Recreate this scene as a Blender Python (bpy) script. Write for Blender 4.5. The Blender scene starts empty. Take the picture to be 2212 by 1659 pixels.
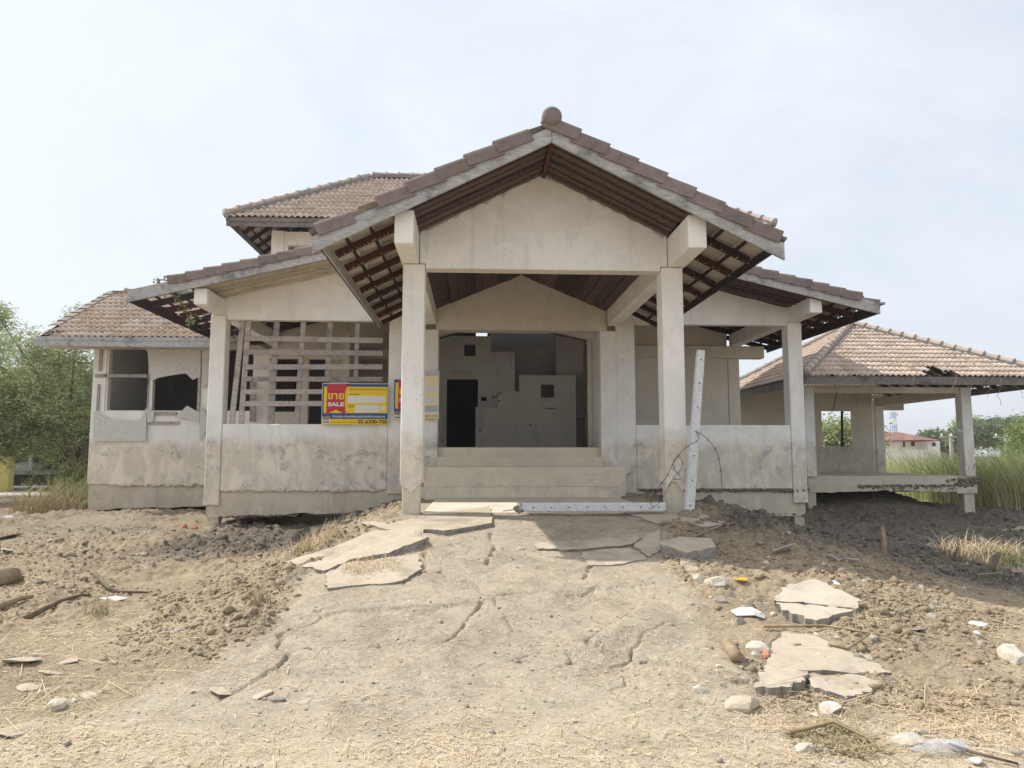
import bpy, bmesh, math, random
import numpy as np
from mathutils import Vector, Matrix
random.seed(7); RNG = np.random.default_rng(7)
S = bpy.context.scene
C = S.collection
# ------------------------------------------------------------------ camera, sky, sun, exposure
FPX, EYE = 1570.0, 1.55
YAW, PITCH = math.atan(84/1570.0), math.atan(155/1570.0)
cd = bpy.data.cameras.new('camera'); cd.sensor_width = 36.0; cd.lens = FPX/2212*36; cd.clip_start = .05; cd.clip_end = 4000
cam = bpy.data.objects.new('camera', cd); C.objects.link(cam)
cam.location = (0, 0, EYE); cam.rotation_euler = (math.pi/2+PITCH, 0, -YAW); S.camera = cam
SUN_DIR = Vector((2.82, -1.15, -3.56)).normalized()
w = bpy.data.worlds.new('World'); S.world = w; w.use_nodes = True
nt = w.node_tree; nt.nodes.clear()
def wn(t, **k):
    n = nt.nodes.new(t)
    for a, b in k.items(): setattr(n, a, b)
    return n
sky = wn('ShaderNodeTexSky', sky_type='NISHITA', sun_disc=False)
sky.sun_elevation = math.asin(-SUN_DIR.z); sky.sun_rotation = math.atan2(-SUN_DIR.x, -SUN_DIR.y)
sky.air_density = 1.0; sky.dust_density = 3.0; sky.ozone_density = 1.0
tc = wn('ShaderNodeTexCoord'); mp = wn('ShaderNodeMapping'); mp.inputs['Scale'].default_value = (1.0, 1.0, 2.2)
n1 = wn('ShaderNodeTexNoise'); n1.inputs['Scale'].default_value = 2.6; n1.inputs['Detail'].default_value = 9; n1.inputs['Roughness'].default_value = .6; n1.inputs['Distortion'].default_value = .5
rmp = wn('ShaderNodeMapRange'); rmp.inputs['From Min'].default_value = .3; rmp.inputs['From Max'].default_value = .68; rmp.inputs['To Min'].default_value = .68; rmp.inputs['To Max'].default_value = .97
mixc = wn('ShaderNodeMix', data_type='RGBA'); mixc.inputs[7].default_value = (5.3, 5.65, 6.05, 1)   # thin bright overcast veil
bg = wn('ShaderNodeBackground'); bg.inputs['Strength'].default_value = .1
out = wn('ShaderNodeOutputWorld')
L = nt.links.new
L(tc.outputs['Generated'], mp.inputs[0]); L(mp.outputs[0], n1.inputs[0]); L(n1.outputs[0], rmp.inputs[0])
L(rmp.outputs[0], mixc.inputs[0]); L(sky.outputs[0], mixc.inputs[6]); L(mixc.outputs[2], bg.inputs[0]); L(bg.outputs[0], out.inputs[0])
sl = bpy.data.lights.new('sun', 'SUN'); sl.energy = 2.7; sl.angle = math.radians(.6); sl.color = (1, .95, .875)
so = bpy.data.objects.new('sun', sl); C.objects.link(so); so.location = (-30, 12, 40)
so.rotation_euler = SUN_DIR.to_track_quat('-Z', 'Y').to_euler()
S.view_settings.view_transform = 'Standard'; S.view_settings.look = 'None'; S.view_settings.exposure = 0.80; S.view_settings.gamma = 1.0
S.cycles.use_denoising = True; S.cycles.max_bounces = 6; S.cycles.diffuse_bounces = 4; S.cycles.caustics_reflective = False; S.cycles.caustics_refractive = False

# ------------------------------------------------------------------ measuring the place (photo pixel + real depth -> point)
_F = Vector((math.sin(YAW)*math.cos(PITCH), math.cos(YAW)*math.cos(PITCH), math.sin(PITCH)))
_R = Vector((math.cos(YAW), -math.sin(YAW), 0)); _U = _R.cross(_F)
def ray(px, py): return (_F*FPX + _R*(px-1106) + _U*(829.5-py))
def P(px, py, Y):
    d = ray(px, py); t = Y/d.y
    return Vector((d.x*t, Y, EYE+d.z*t))
def smooth(a, b, x):
    t = np.clip((x-a)/(b-a), 0, 1); return t*t*(3-2*t)
_ry = np.array([0, 3.5, 4.5, 5.5, 6.5, 7.5, 8.5, 9.3, 10.2, 14.6, 17, 20]); _rz = np.array([0, 0, .02, .13, .31, .50, .67, .76, .78, .72, .4, .2])
def hmac(x, y):
    x = np.asarray(x, float); y = np.asarray(y, float)
    r = sum(np.interp(y+o, _ry, _rz) for o in (-.35, 0, .35))/3
    lat = np.where(x < .95, 1-smooth(1.75, 4.3, .95-x), 1-smooth(2.1, 5.6, x-.95))
    b = .12*smooth(9, 14, y)*(1-smooth(6.5, 9.5, x)) - .12*smooth(12, 18, y)*smooth(7.5, 11, x)
    m = .72*np.exp(-((x-11.2)/2.1)**2-((y-21.2)/1.5)**2)
    left = .16*np.exp(-((x+7.2)/2.6)**2-((y-15.5)/2.6)**2)
    return r*lat + b*(1-.8*lat) + m + left
def hz(x, y): return float(hmac(x, y))
def G(px, py):
    d = ray(px, py).normalized(); t = 1.0; o = Vector((0, 0, EYE))
    for _ in range(6000):
        p = o+d*t
        if p.z <= hz(p.x, p.y): return p
        t += max(.004, (p.z-hz(p.x, p.y))*.35)
    return p

# ------------------------------------------------------------------ numpy noise
def _h(ix, iy, s):
    v = (ix.astype(np.int64)*374761393 + iy.astype(np.int64)*668265263 + s*982451653) & 0x7fffffff
    v = ((v ^ (v >> 13))*1274126177) & 0x7fffffff
    return ((v ^ (v >> 16)) & 0xffff)/65535.0
def vnoise(x, y, s=0):
    ix = np.floor(x); iy = np.floor(y); fx = x-ix; fy = y-iy; fx = fx*fx*(3-2*fx); fy = fy*fy*(3-2*fy)
    ix = ix.astype(np.int64); iy = iy.astype(np.int64)
    a = _h(ix, iy, s); b = _h(ix+1, iy, s); c = _h(ix, iy+1, s); d = _h(ix+1, iy+1, s)
    return (a*(1-fx)+b*fx)*(1-fy)+(c*(1-fx)+d*fx)*fy
def fbm(x, y, o=4, s=0):
    r = 0; a = .5; n = 0
    for i in range(o):
        r = r+a*vnoise(x*2**i, y*2**i, s+i); n += a; a *= .55
    return r/n
def clods(x, y, sc, s=0):
    x = x/sc; y = y/sc; ix = np.floor(x).astype(np.int64); iy = np.floor(y).astype(np.int64); best = np.zeros_like(x)
    for dx in (-1, 0, 1):
        for dy in (-1, 0, 1):
            jx = ix+dx; jy = iy+dy
            cx = jx+_h(jx, jy, s+1); cy = jy+_h(jx, jy, s+2); rad = .35+.55*_h(jx, jy, s+3)
            d2 = ((x-cx)**2+(y-cy)**2)/(rad*rad)
            best = np.maximum(best, np.sqrt(np.clip(1-d2, 0, 1))*rad*(.4+.6*_h(jx, jy, s+4)))
    return best

# ------------------------------------------------------------------ materials
MATS = {}
class NM:
    def __init__(s, name, rough=.9):
        s.m = bpy.data.materials.new(name); s.m.use_nodes = True; s.t = s.m.node_tree
        s.b = s.t.nodes['Principled BSDF']; s.b.inputs['Roughness'].default_value = rough
        s.b.inputs['Specular IOR Level'].default_value = .25
        MATS[name] = s.m
        s.geo = s.n('ShaderNodeNewGeometry')
    def n(s, t, **k):
        q = s.t.nodes.new(t)
        for a, b in k.items(): setattr(q, a, b)
        return q
    def l(s, a, b): s.t.links.new(a, b)
    def pos(s, scale=(1, 1, 1), obj=False):
        m = s.n('ShaderNodeMapping'); m.inputs['Scale'].default_value = scale
        if obj:
            c = s.n('ShaderNodeTexCoord'); s.l(c.outputs['Object'], m.inputs[0])
        else: s.l(s.geo.outputs['Position'], m.inputs[0])
        return m.outputs[0]
    def noise(s, scale, detail=4, rough=.55, vec=None, dist=0):
        q = s.n('ShaderNodeTexNoise'); q.inputs['Scale'].default_value = scale; q.inputs['Detail'].default_value = detail
        q.inputs['Roughness'].default_value = rough; q.inputs['Distortion'].default_value = dist
        s.l(vec if vec is not None else s.geo.outputs['Position'], q.inputs[0]); return q.outputs[0]
    def rng(s, v, a, b, c=0., d=1.):
        q = s.n('ShaderNodeMapRange', clamp=True); s.l(v, q.inputs[0])
        for i, x in zip((1, 2, 3, 4), (a, b, c, d)): q.inputs[i].default_value = x
        return q.outputs[0]
    def math(s, op, a, b):
        q = s.n('ShaderNodeMath', operation=op)
        for i, v in enumerate((a, b)):
            if isinstance(v, (int, float)): q.inputs[i].default_value = v
            else: s.l(v, q.inputs[i])
        return q.outputs[0]
    def mix(s, f, a, b, mode='MIX'):
        q = s.n('ShaderNodeMix', data_type='RGBA', blend_type=mode)
        for i, v in ((0, f), (6, a), (7, b)):
            if isinstance(v, tuple): q.inputs[i].default_value = v+(1,) if len(v) == 3 else v
            elif isinstance(v, (int, float)): q.inputs[i].default_value = v
            else: s.l(v, q.inputs[i])
        return q.outputs[2]
    def col(s, c): s.l(c, s.b.inputs['Base Color']); return s
    def bump(s, h, strength=.3, dist=.01):
        q = s.n('ShaderNodeBump'); q.inputs['Strength'].default_value = strength; q.inputs['Distance'].default_value = dist
        s.l(h, q.inputs['Height']); s.l(q.outputs[0], s.b.inputs['Normal']); return s
    def sep(s):
        q = s.n('ShaderNodeSeparateXYZ'); s.l(s.geo.outputs['Position'], q.inputs[0]); return q.outputs

def plaster(name, hi, lo, zt=1.80, amt=1.0, mold=.2):
    k = NM(name, .92); z = k.sep()[2]
    big = k.noise(.9, 5, .6); mid = k.noise(3.2, 6, .65); fine = k.noise(45, 5, .6)
    zn = k.math('ADD', z, k.math('MULTIPLY', k.math('SUBTRACT', big, .5), .7))
    zn = k.math('ADD', zn, k.math('MULTIPLY', k.math('SUBTRACT', mid, .5), .45))
    tide = k.rng(zn, zt-.10, zt+.14, amt, 0)
    up = k.mix(k.rng(k.noise(1.1, 8, .72, dist=1.0), .47, .53, 0, .5), hi, tuple(x*.86 for x in hi))           # patched skim coats
    dn = k.mix(k.rng(k.noise(2.4, 8, .72, vec=k.pos((1.3, 1.3, .75)), dist=.4), .45, .6), lo, tuple(min(.85, x*1.28) for x in lo))
    gs = k.rng(k.noise(1.9, 9, .78, dist=1.2), .54, .62, 0, .8); dn = k.mix(gs, dn, (.38, .375, .37))               # grey water stains
    dn = k.mix(k.rng(k.noise(4.2, 8, .75, dist=.8), .6, .66, 0, .6), dn, (.80, .78, .74))                             # salt bloom
    c = k.mix(tide, up, dn)
    st = k.noise(1.0, 7, .7, vec=k.pos((4.5, 4.5, .6)), dist=.5); c = k.mix(k.rng(st, .55, .75, 0, mold*1.15), c, (.25, .235, .21))   # rain streaks
    sp = k.rng(k.noise(14, 4, .7), .66, .72, 0, .35); c = k.mix(sp, c, (.14, .12, .10))
    c = k.mix(k.rng(fine, .45, .7, 0, .10), c, (.3, .27, .23))
    v = k.n('ShaderNodeTexVoronoi', feature='DISTANCE_TO_EDGE'); v.inputs['Scale'].default_value = .8
    wv = k.n('ShaderNodeVectorMath', operation='ADD'); k.l(k.geo.outputs['Position'], wv.inputs[0])
    nn = k.n('ShaderNodeTexNoise'); nn.inputs['Scale'].default_value = 3; nn.inputs['Detail'].default_value = 9; nn.inputs['Roughness'].default_value = .7; k.l(k.geo.outputs['Position'], nn.inputs[0])
    k.l(nn.outputs['Color'], wv.inputs[1]); k.l(wv.outputs[0], v.inputs[0])
    cr = k.math('MULTIPLY', k.rng(v.outputs[0], .001, .004, 1, 0), k.rng(k.noise(.7, 4), .56, .62))
    c = k.mix(k.math('MULTIPLY', cr, .5), c, (.12, .10, .085))
    k.col(c); h = k.math('ADD', k.math('MULTIPLY', fine, .5), k.math('MULTIPLY', mid, 1.2)); k.bump(h, .35, .012); return k.m
plaster('plaster', (.89, .875, .835), (.66, .60, .505))
plaster('plaster_grey', (.87, .86, .83), (.68, .635, .555))
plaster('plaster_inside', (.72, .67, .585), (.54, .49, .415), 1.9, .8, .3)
plaster('plaster_shade', (.11, .105, .10), (.10, .095, .09), 1.9, .8, .3)  # near-black plaster copy: the gloom of the rooms put into the colour
plaster('plaster_hall', (.78, .76, .72), (.72, .71, .69), 1.9, .6, .4)
plaster('base_concrete', (.68, .61, .50), (.54, .47, .365), .75, .8, .4)
plaster('step_concrete', (.74, .66, .53), (.66, .585, .465), 1.2, .6, .12)

def simple(name, c1, c2, scale=8, rough=.9, bump=.2, vec=(1, 1, 1), obj=False, rand=0., dirt=None, detail=5):
    k = NM(name, rough); vv = k.pos(vec, obj)
    c = k.mix(k.rng(k.noise(scale, detail, .65, vv), .32, .68), c1, c2)
    if dirt: c = k.mix(k.rng(k.noise(scale*.3+.7, 6, .7), .52, .66, 0, dirt[1]), c, dirt[0])
    if rand:
        oi = k.n('ShaderNodeObjectInfo'); c = k.mix(1.0, c, k.mix(oi.outputs['Random'], (1-rand,)*3, (1+rand,)*3), 'MULTIPLY')
    k.col(c)
    if bump: k.bump(k.noise(scale*3, 4, .6, vv), bump, .01)
    return k.m
simple('tile', (.66, .525, .435), (.54, .43, .355), 9, .85, .25, rand=.13, dirt=((.36, .31, .26), .55))
def underside():
    t = MATS['tile'].node_tree; b = t.nodes['Principled BSDF']; src = b.inputs['Base Color'].links[0].from_socket
    g = t.nodes.new('ShaderNodeNewGeometry'); m = t.nodes.new('ShaderNodeMix'); m.data_type = 'RGBA'; m.inputs[7].default_value = (.52, .48, .42, 1)
    t.links.new(g.outputs['Backfacing'], m.inputs[0]); t.links.new(src, m.inputs[6]); t.links.new(m.outputs[2], b.inputs['Base Color'])
underside()
simple('cap_tile', (.46, .375, .32), (.34, .28, .24), 9, .85, .25, rand=.15, dirt=((.24, .22, .19), .6))
simple('fascia_wood', (.27, .255, .24), (.13, .125, .12), 5, .85, .4, vec=(2, 9, 9), dirt=((.06, .055, .05), .7))
simple('verge_tile', (.27, .215, .195), (.20, .16, .145), 10, .75, .25, rand=.12, dirt=((.13, .115, .11), .6))
simple('mortar', (.30, .28, .25), (.17, .16, .15), 9, .95, .5)
simple('grey_wood', (.56, .55, .54), (.29, .285, .28), 5, .85, .4, vec=(2, 9, 9), dirt=((.10, .098, .098), .65))
simple('lattice_wood', (.50, .455, .425), (.29, .255, .235), 7, .9, .5, vec=(3, 8, 3), rand=.18, dirt=((.10, .08, .07), .6))
simple('dark_wood', (.13, .085, .07), (.06, .04, .035), 6, .7, .3, vec=(3, 3, 3), rand=.45)
simple('beige_soffit', (.62, .555, .455), (.50, .44, .355), 6, .85, .2, rand=.25, dirt=((.10, .08, .06), .5))
simple('rust_steel', (.105, .03, .022), (.035, .02, .018), 12, .75, .3, rand=.3)
simple('dark_steel', (.06, .042, .036), (.025, .018, .017), 9, .7, .2, rand=.3)
simple('spots', (.55, .48, .36), (.40, .32, .22), 20, .9, 0)
simple('fibre_board', (.66, .65, .62), (.57, .56, .535), 30, .85, .1, dirt=((.38, .35, .31), .4))
simple('post_concrete', (.80, .81, .82), (.58, .58, .59), 34, .85, .35, dirt=((.40, .38, .35), .35))
simple('hole_black', (.02, .02, .02), (.03, .03, .03), 3, .9, 0)
simple('slab', (.54, .46, .36), (.44, .37, .285), 5, .95, .9, dirt=((.31, .25, .185), .8), detail=10)
simple('slab_pale', (.60, .525, .425), (.48, .41, .32), 4, .95, .9, dirt=((.40, .34, .265), .75), detail=10)
simple('clod_moist_shade', (.21, .175, .138), (.12, .10, .08), 15, 1, .5)  # clods of the dark zones: damp earth with shade in the colour
simple('slab_edge', (.42, .39, .35), (.22, .20, .18), 25, .95, .8)
simple('rubble', (.60, .555, .48), (.42, .37, .30), 18, .95, .8, rand=.3, dirt=((.38, .315, .235), .8))
simple('crust', (.30, .25, .195), (.15, .125, .10), 22, 1, .8)
simple('brick', (.55, .24, .13), (.42, .20, .12), 14, .9, .4)
simple('clod', (.44, .345, .235), (.31, .24, .16), 15, 1, .5, rand=.2)
simple('bark', (.22, .17, .12), (.12, .09, .065), 9, .95, .6, vec=(1, 1, .3))
simple('stick', (.42, .33, .22), (.25, .18, .11), 12, .9, .3)
simple('scrap_white', (.60, .585, .555), (.46, .44, .41), 9, .8, .1)
simple('yellow_plastic', (.75, .52, .03), (.62, .42, .03), 6, .5, 0)
simple('wire_rust', (.09, .06, .05), (.05, .035, .03), 20, .8, 0)
simple('red_roof', (.26, .13, .11), (.22, .11, .09), 1.5, .8, 0)
simple('white_wall', (.80, .79, .77), (.72, .71, .69), .6, .9, 0)
simple('cream_wall', (.62, .55, .20), (.55, .49, .17), 1.5, .8, 0)
simple('maroon_panel', (.30, .16, .12), (.25, .14, .10), 1.5, .8, 0)
simple('dark_glass', (.03, .035, .04), (.02, .02, .025), 1, .2, 0)
simple('tower_blue', (.20, .34, .55), (.18, .30, .50), 1, .6, 0)
simple('tower_white', (.7, .71, .73), (.66, .67, .69), 1, .6, 0)
simple('sheet_blue', (.42, .49, .52), (.36, .43, .46), .4, .5, 0)
simple('pole_concrete', (.40, .39, .37), (.33, .32, .30), 2, .9, 0)
simple('asphalt', (.20, .19, .18), (.15, .145, .14), 3, .9, .3)
simple('road_concrete', (.48, .46, .42), (.42, .40, .37), 1.2, .9, .2)
def flat(name, c, rough=.45):
    k = NM(name, rough); k.b.inputs['Base Color'].default_value = c+(1,)
    c2 = k.mix(k.rng(k.noise(5, 5, .7), .35, .75, 0, .22), c, tuple(.7*x+.08 for x in c)); k.col(c2); return k.m
flat('sign_white', (.78, .78, .76)); flat('sign_blue', (.03, .09, .27)); flat('sign_yellow', (.92, .62, .02)); flat('sign_red', (.55, .035, .06))
flat('sign_black', (.02, .02, .025)); flat('sign_gold', (.85, .62, .05)); flat('sign_dark_red', (.25, .02, .03)); flat('pencil', (.40, .385, .36)); flat('red_paint', (.25, .03, .02))
flat('pale_yellow', (.80, .70, .42)); flat('pale_grey', (.50, .50, .49)); flat('pale_white', (.68, .67, .63)); flat('pale_blue', (.42, .45, .52)); flat('pale_ink', (.36, .34, .30))
def foliage(name, c1, c2, trans=.25):
    k = NM(name, .6); r = k.geo.outputs['Random Per Island']
    c = k.mix(k.rng(r, .3, .7) if name == 'reed' else r, c1, c2); k.col(c)
    tr = k.n('ShaderNodeBsdfTranslucent'); k.l(c, tr.inputs[0]); ms = k.n('ShaderNodeMixShader'); ms.inputs[0].default_value = trans
    o = k.t.nodes['Material Output']; k.l(k.b.outputs[0], ms.inputs[1]); k.l(tr.outputs[0], ms.inputs[2]); k.l(ms.outputs[0], o.inputs[0]); return k.m
foliage('leaf_green', (.19, .24, .095), (.50, .54, .29), .42); foliage('leaf_dark', (.10, .155, .07), (.24, .30, .15), .35); foliage('leaf_bright', (.15, .22, .06), (.32, .39, .14))
foliage('reed', (.24, .34, .115), (.60, .58, .31), .4); foliage('straw', (.52, .41, .25), (.76, .63, .42), .1); foliage('dry_grass', (.30, .24, .14), (.45, .38, .22), .15); foliage('dead_leaf', (.38, .27, .16), (.64, .49, .31), .1)
foliage('weed', (.13, .17, .06), (.30, .32, .13))
def plastic():
    k = NM('clear_plastic', .12); k.b.inputs['Base Color'].default_value = (.72, .76, .82, 1); k.b.inputs['Alpha'].default_value = .3
    k.b.inputs['IOR'].default_value = 1.12; k.b.inputs['Specular IOR Level'].default_value = .8; k.bump(k.noise(26, 3), .5, .02); return k.m
plastic()
def ground_mat():
    k = NM('soil', .97)
    a = k.n('ShaderNodeAttribute', attribute_name='zone'); s = k.n('ShaderNodeSeparateColor'); k.l(a.outputs['Color'], s.inputs[0])
    pave, moist_shade, chaff = s.outputs[0], s.outputs[1], s.outputs[2]
    f = k.noise(60, 5, .7); m = k.noise(6, 7, .7); b = k.noise(.9, 5, .6); sp = k.noise(170, 2, .5)
    dry = k.mix(k.rng(m, .35, .65), (.43, .335, .225), (.30, .23, .155))
    dry = k.mix(k.rng(b, .35, .65, 0, .5), dry, (.47, .37, .255))
    dark_soil = k.mix(k.rng(m, .35, .65), (.225, .19, .15), (.12, .10, .08))  # tone of the dark zones, moisture and painted shade together
    pv = k.mix(k.rng(m, .35, .7), (.47, .395, .30), (.38, .317, .24)); pv = k.mix(k.rng(k.noise(3.0, 8, .75, vec=k.pos((.6, 1.5, 1)), dist=.5), .6, .68, 0, .6), pv, (.66, .615, .54)); pv = k.mix(k.rng(k.noise(2.2, 8, .75, dist=.4), .47, .6, 0, .75), pv, (.29, .235, .172))
    c = k.mix(moist_shade, dry, dark_soil); c = k.mix(pave, c, pv)
    c = k.mix(k.math('MULTIPLY', chaff, k.rng(sp, .5, .6)), c, (.80, .66, .44))
    c = k.mix(k.rng(f, .3, .7, 0, .45), c, k.mix(.4, c, (.12, .10, .075)))
    c = k.mix(k.math('MULTIPLY', k.rng(k.noise(95, 2, .5), .66, .7), .6), c, (.60, .54, .44))
    c = k.mix(k.rng(k.noise(36, 4, .65), .56, .66, 0, .6), c, k.mix(.62, c, (.05, .04, .03)))
    c = k.mix(k.rng(k.noise(50, 3, .6), .60, .67, 0, .55), c, (.74, .655, .52))
    c = k.mix(k.rng(k.noise(11, 6, .7), .55, .68, 0, .45), c, k.mix(.5, c, (.12, .095, .07)))
    k.col(c); h = k.math('ADD', f, k.math('MULTIPLY', m, 1.5)); h = k.math('ADD', h, k.math('MULTIPLY', sp, .4)); k.bump(h, .8, .02); bn = [q for q in k.t.nodes if q.type == 'BUMP'][0]; k.l(k.rng(pave, 0, 1, .85, .38), bn.inputs['Strength'])
ground_mat()

# ------------------------------------------------------------------ mesh helpers
class MB:
    def __init__(s): s.v = []; s.f = []
    def add(s, v, f):
        o = len(s.v); s.v += [tuple(p) for p in v]; s.f += [tuple(i+o for i in q) for q in f]; return s
    def box(s, x0, x1, y0, y1, z0, z1):
        return s.add([(x0,y0,z0),(x1,y0,z0),(x1,y1,z0),(x0,y1,z0),(x0,y0,z1),(x1,y0,z1),(x1,y1,z1),(x0,y1,z1)],
                     [(3,2,1,0),(4,5,6,7),(0,1,5,4),(1,2,6,5),(2,3,7,6),(3,0,4,7)])
    def bar(s, p, q, w_, h_, up=(0, 0, 1), w2=None, h2=None):
        p = Vector(p); q = Vector(q); d = (q-p).normalized(); up = Vector(up); x = d.cross(up)
        if x.length < 1e-4: x = d.cross(Vector((0, 1, 0)))
        x.normalize(); u = x.cross(d).normalized(); vs = []
        for c, ww, hh in ((p, w_, h_), (q, w2 or w_, h2 or h_)):
            for a, b in ((-.5,-.5),(.5,-.5),(.5,.5),(-.5,.5)): vs.append(c+x*a*ww+u*b*hh)
        return s.add(vs, [(3,2,1,0),(4,5,6,7),(0,1,5,4),(1,2,6,5),(2,3,7,6),(3,0,4,7)])
    def prism_xz(s, poly, y0, y1):
        n = len(poly); vs = [(x, y0, z) for x, z in poly]+[(x, y1, z) for x, z in poly]
        ar = sum(poly[i][0]*poly[(i+1)%n][1]-poly[(i+1)%n][0]*poly[i][1] for i in range(n))
        if ar < 0: poly = poly[::-1]; vs = [(x, y0, z) for x, z in poly]+[(x, y1, z) for x, z in poly]
        return s.add(vs, [tuple(range(n)), tuple(range(2*n-1, n-1, -1))]+[((i+1)%n, i, i+n, (i+1)%n+n) for i in range(n)])
    def tube(s, pts, rad, seg=6, cap=True):
        pts = [Vector(p) for p in pts]; n = len(pts); vs = []; fs = []
        for i, p in enumerate(pts):
            d = (pts[min(i+1, n-1)]-pts[max(i-1, 0)]).normalized(); a = d.orthogonal().normalized() if abs(d.z) > .95 else d.cross(Vector((0, 0, 1))).normalized()
            b = d.cross(a); r = rad[i] if hasattr(rad, '__len__') else rad
            for k in range(seg):
                t = 2*math.pi*k/seg; vs.append(p+a*math.cos(t)*r+b*math.sin(t)*r)
        for i in range(n-1):
            for k in range(seg): fs.append((i*seg+k, i*seg+(k+1)%seg, (i+1)*seg+(k+1)%seg, (i+1)*seg+k))
        if cap: fs += [tuple(range(seg-1, -1, -1)), tuple(range((n-1)*seg, n*seg))]
        return s.add(vs, fs)
    def mesh(s, name, m):
        me = bpy.data.meshes.new(name); me.from_pydata(s.v, [], s.f); me.update()
        if m: me.materials.append(MATS[m])
        return me
    def build(s, name, m, parent=None, smooth_=False, bevel=0, kind=None):
        me = s.mesh(name, m)
        if bevel:
            b = bmesh.new(); b.from_mesh(me); bmesh.ops.remove_doubles(b, verts=b.verts, dist=1e-5)
            ed = [e for e in b.edges if len(e.link_faces) == 2 and e.calc_face_angle(0) > .5]
            bmesh.ops.bevel(b, geom=ed, offset=bevel, segments=1, affect='EDGES'); b.to_mesh(me); b.free()
        if smooth_: me.polygons.foreach_set('use_smooth', [True]*len(me.polygons))
        return link(name, me, parent, kind)
LOCS = {}
def link(name, me, parent=None, kind=None):
    o = bpy.data.objects.new(name, me); C.objects.link(o)
    if parent is not None:
        o.parent = parent
        if parent.name in LOCS: o.matrix_parent_inverse = Matrix.Translation(-LOCS[parent.name])
    if kind: o['kind'] = kind
    return o
def thing(name, label, cat, loc, group=None):
    o = bpy.data.objects.new(name, None); C.objects.link(o); o.location = loc; LOCS[o.name] = Vector(loc); tag(o, label, cat, group); o.empty_display_size = .2; return o
def tag(o, label, cat, group=None):
    o['label'] = label; o['category'] = cat
    if group: o['group'] = group
    return o
def npmesh(name, v, f, m, parent=None, kind=None, smooth_=False):
    me = bpy.data.meshes.new(name); v = np.asarray(v, np.float32); f = np.asarray(f, np.int32); k = f.shape[1]
    me.vertices.add(len(v)); me.vertices.foreach_set('co', v.ravel()); me.loops.add(f.size); me.loops.foreach_set('vertex_index', f.ravel())
    me.polygons.add(len(f)); me.polygons.foreach_set('loop_start', np.arange(0, f.size, k)); me.polygons.foreach_set('loop_total', np.full(len(f), k, np.int32))
    if smooth_: me.polygons.foreach_set('use_smooth', np.ones(len(f), bool))
    me.update(calc_edges=True); me.validate()
    if m: me.materials.append(MATS[m])
    return link(name, me, parent, kind)
def cellwall(xs, zs, keep, y0, y1):
    """wall slab in an XZ grid of cells with openings where keep() is false"""
    mb = MB(); K = lambda i, j: 0 <= i < len(xs)-1 and 0 <= j < len(zs)-1 and keep((xs[i]+xs[i+1])/2, (zs[j]+zs[j+1])/2)
    for i in range(len(xs)-1):
        for j in range(len(zs)-1):
            if not K(i, j): continue
            a, b, c, d = xs[i], xs[i+1], zs[j], zs[j+1]
            mb.add([(a,y0,c),(b,y0,c),(b,y0,d),(a,y0,d)], [(0,1,2,3)]); mb.add([(a,y1,c),(b,y1,c),(b,y1,d),(a,y1,d)], [(3,2,1,0)])
            if not K(i-1, j): mb.add([(a,y0,c),(a,y0,d),(a,y1,d),(a,y1,c)], [(0,1,2,3)])
            if not K(i+1, j): mb.add([(b,y0,c),(b,y1,c),(b,y1,d),(b,y0,d)], [(0,1,2,3)])
            if not K(i, j-1): mb.add([(a,y0,c),(a,y1,c),(b,y1,c),(b,y0,c)], [(0,1,2,3)])
            if not K(i, j+1): mb.add([(a,y0,d),(b,y0,d),(b,y1,d),(a,y1,d)], [(0,1,2,3)])
    return mb
def wall_open(x0, x1, z0, z1, y0, y1, holes):
    xs = sorted({x0, x1, *[h[0] for h in holes], *[h[1] for h in holes]}); zs = sorted({z0, z1, *[h[2] for h in holes], *[h[3] for h in holes]})
    return cellwall(xs, zs, lambda x, z: x0 < x < x1 and z0 < z < z1 and not any(h[0] < x < h[1] and h[2] < z < h[3] for h in holes), y0, y1)
def ragged(p, q, r, n, m, parent, name='broken_edge', drop=.5):
    """crumbling lip of plaster and soil along a line"""
    p = Vector(p); q = Vector(q); pts = []; rd = []
    for i in range(n+1):
        t = i/n; c = p.lerp(q, t); pts.append(c+Vector((random.uniform(-.01, .01), random.uniform(-.35, .2)*r, random.uniform(-1, drop)*r*.7))); rd.append(r*random.uniform(.35, 1.1))
    mb = MB().tube(pts, rd, 6); mb.v = [(x+random.uniform(-.3, .3)*r, y+random.uniform(-.3, .3)*r, z+random.uniform(-.35, .35)*r) for x, y, z in mb.v]
    return mb.build(name, m, parent)

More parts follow.
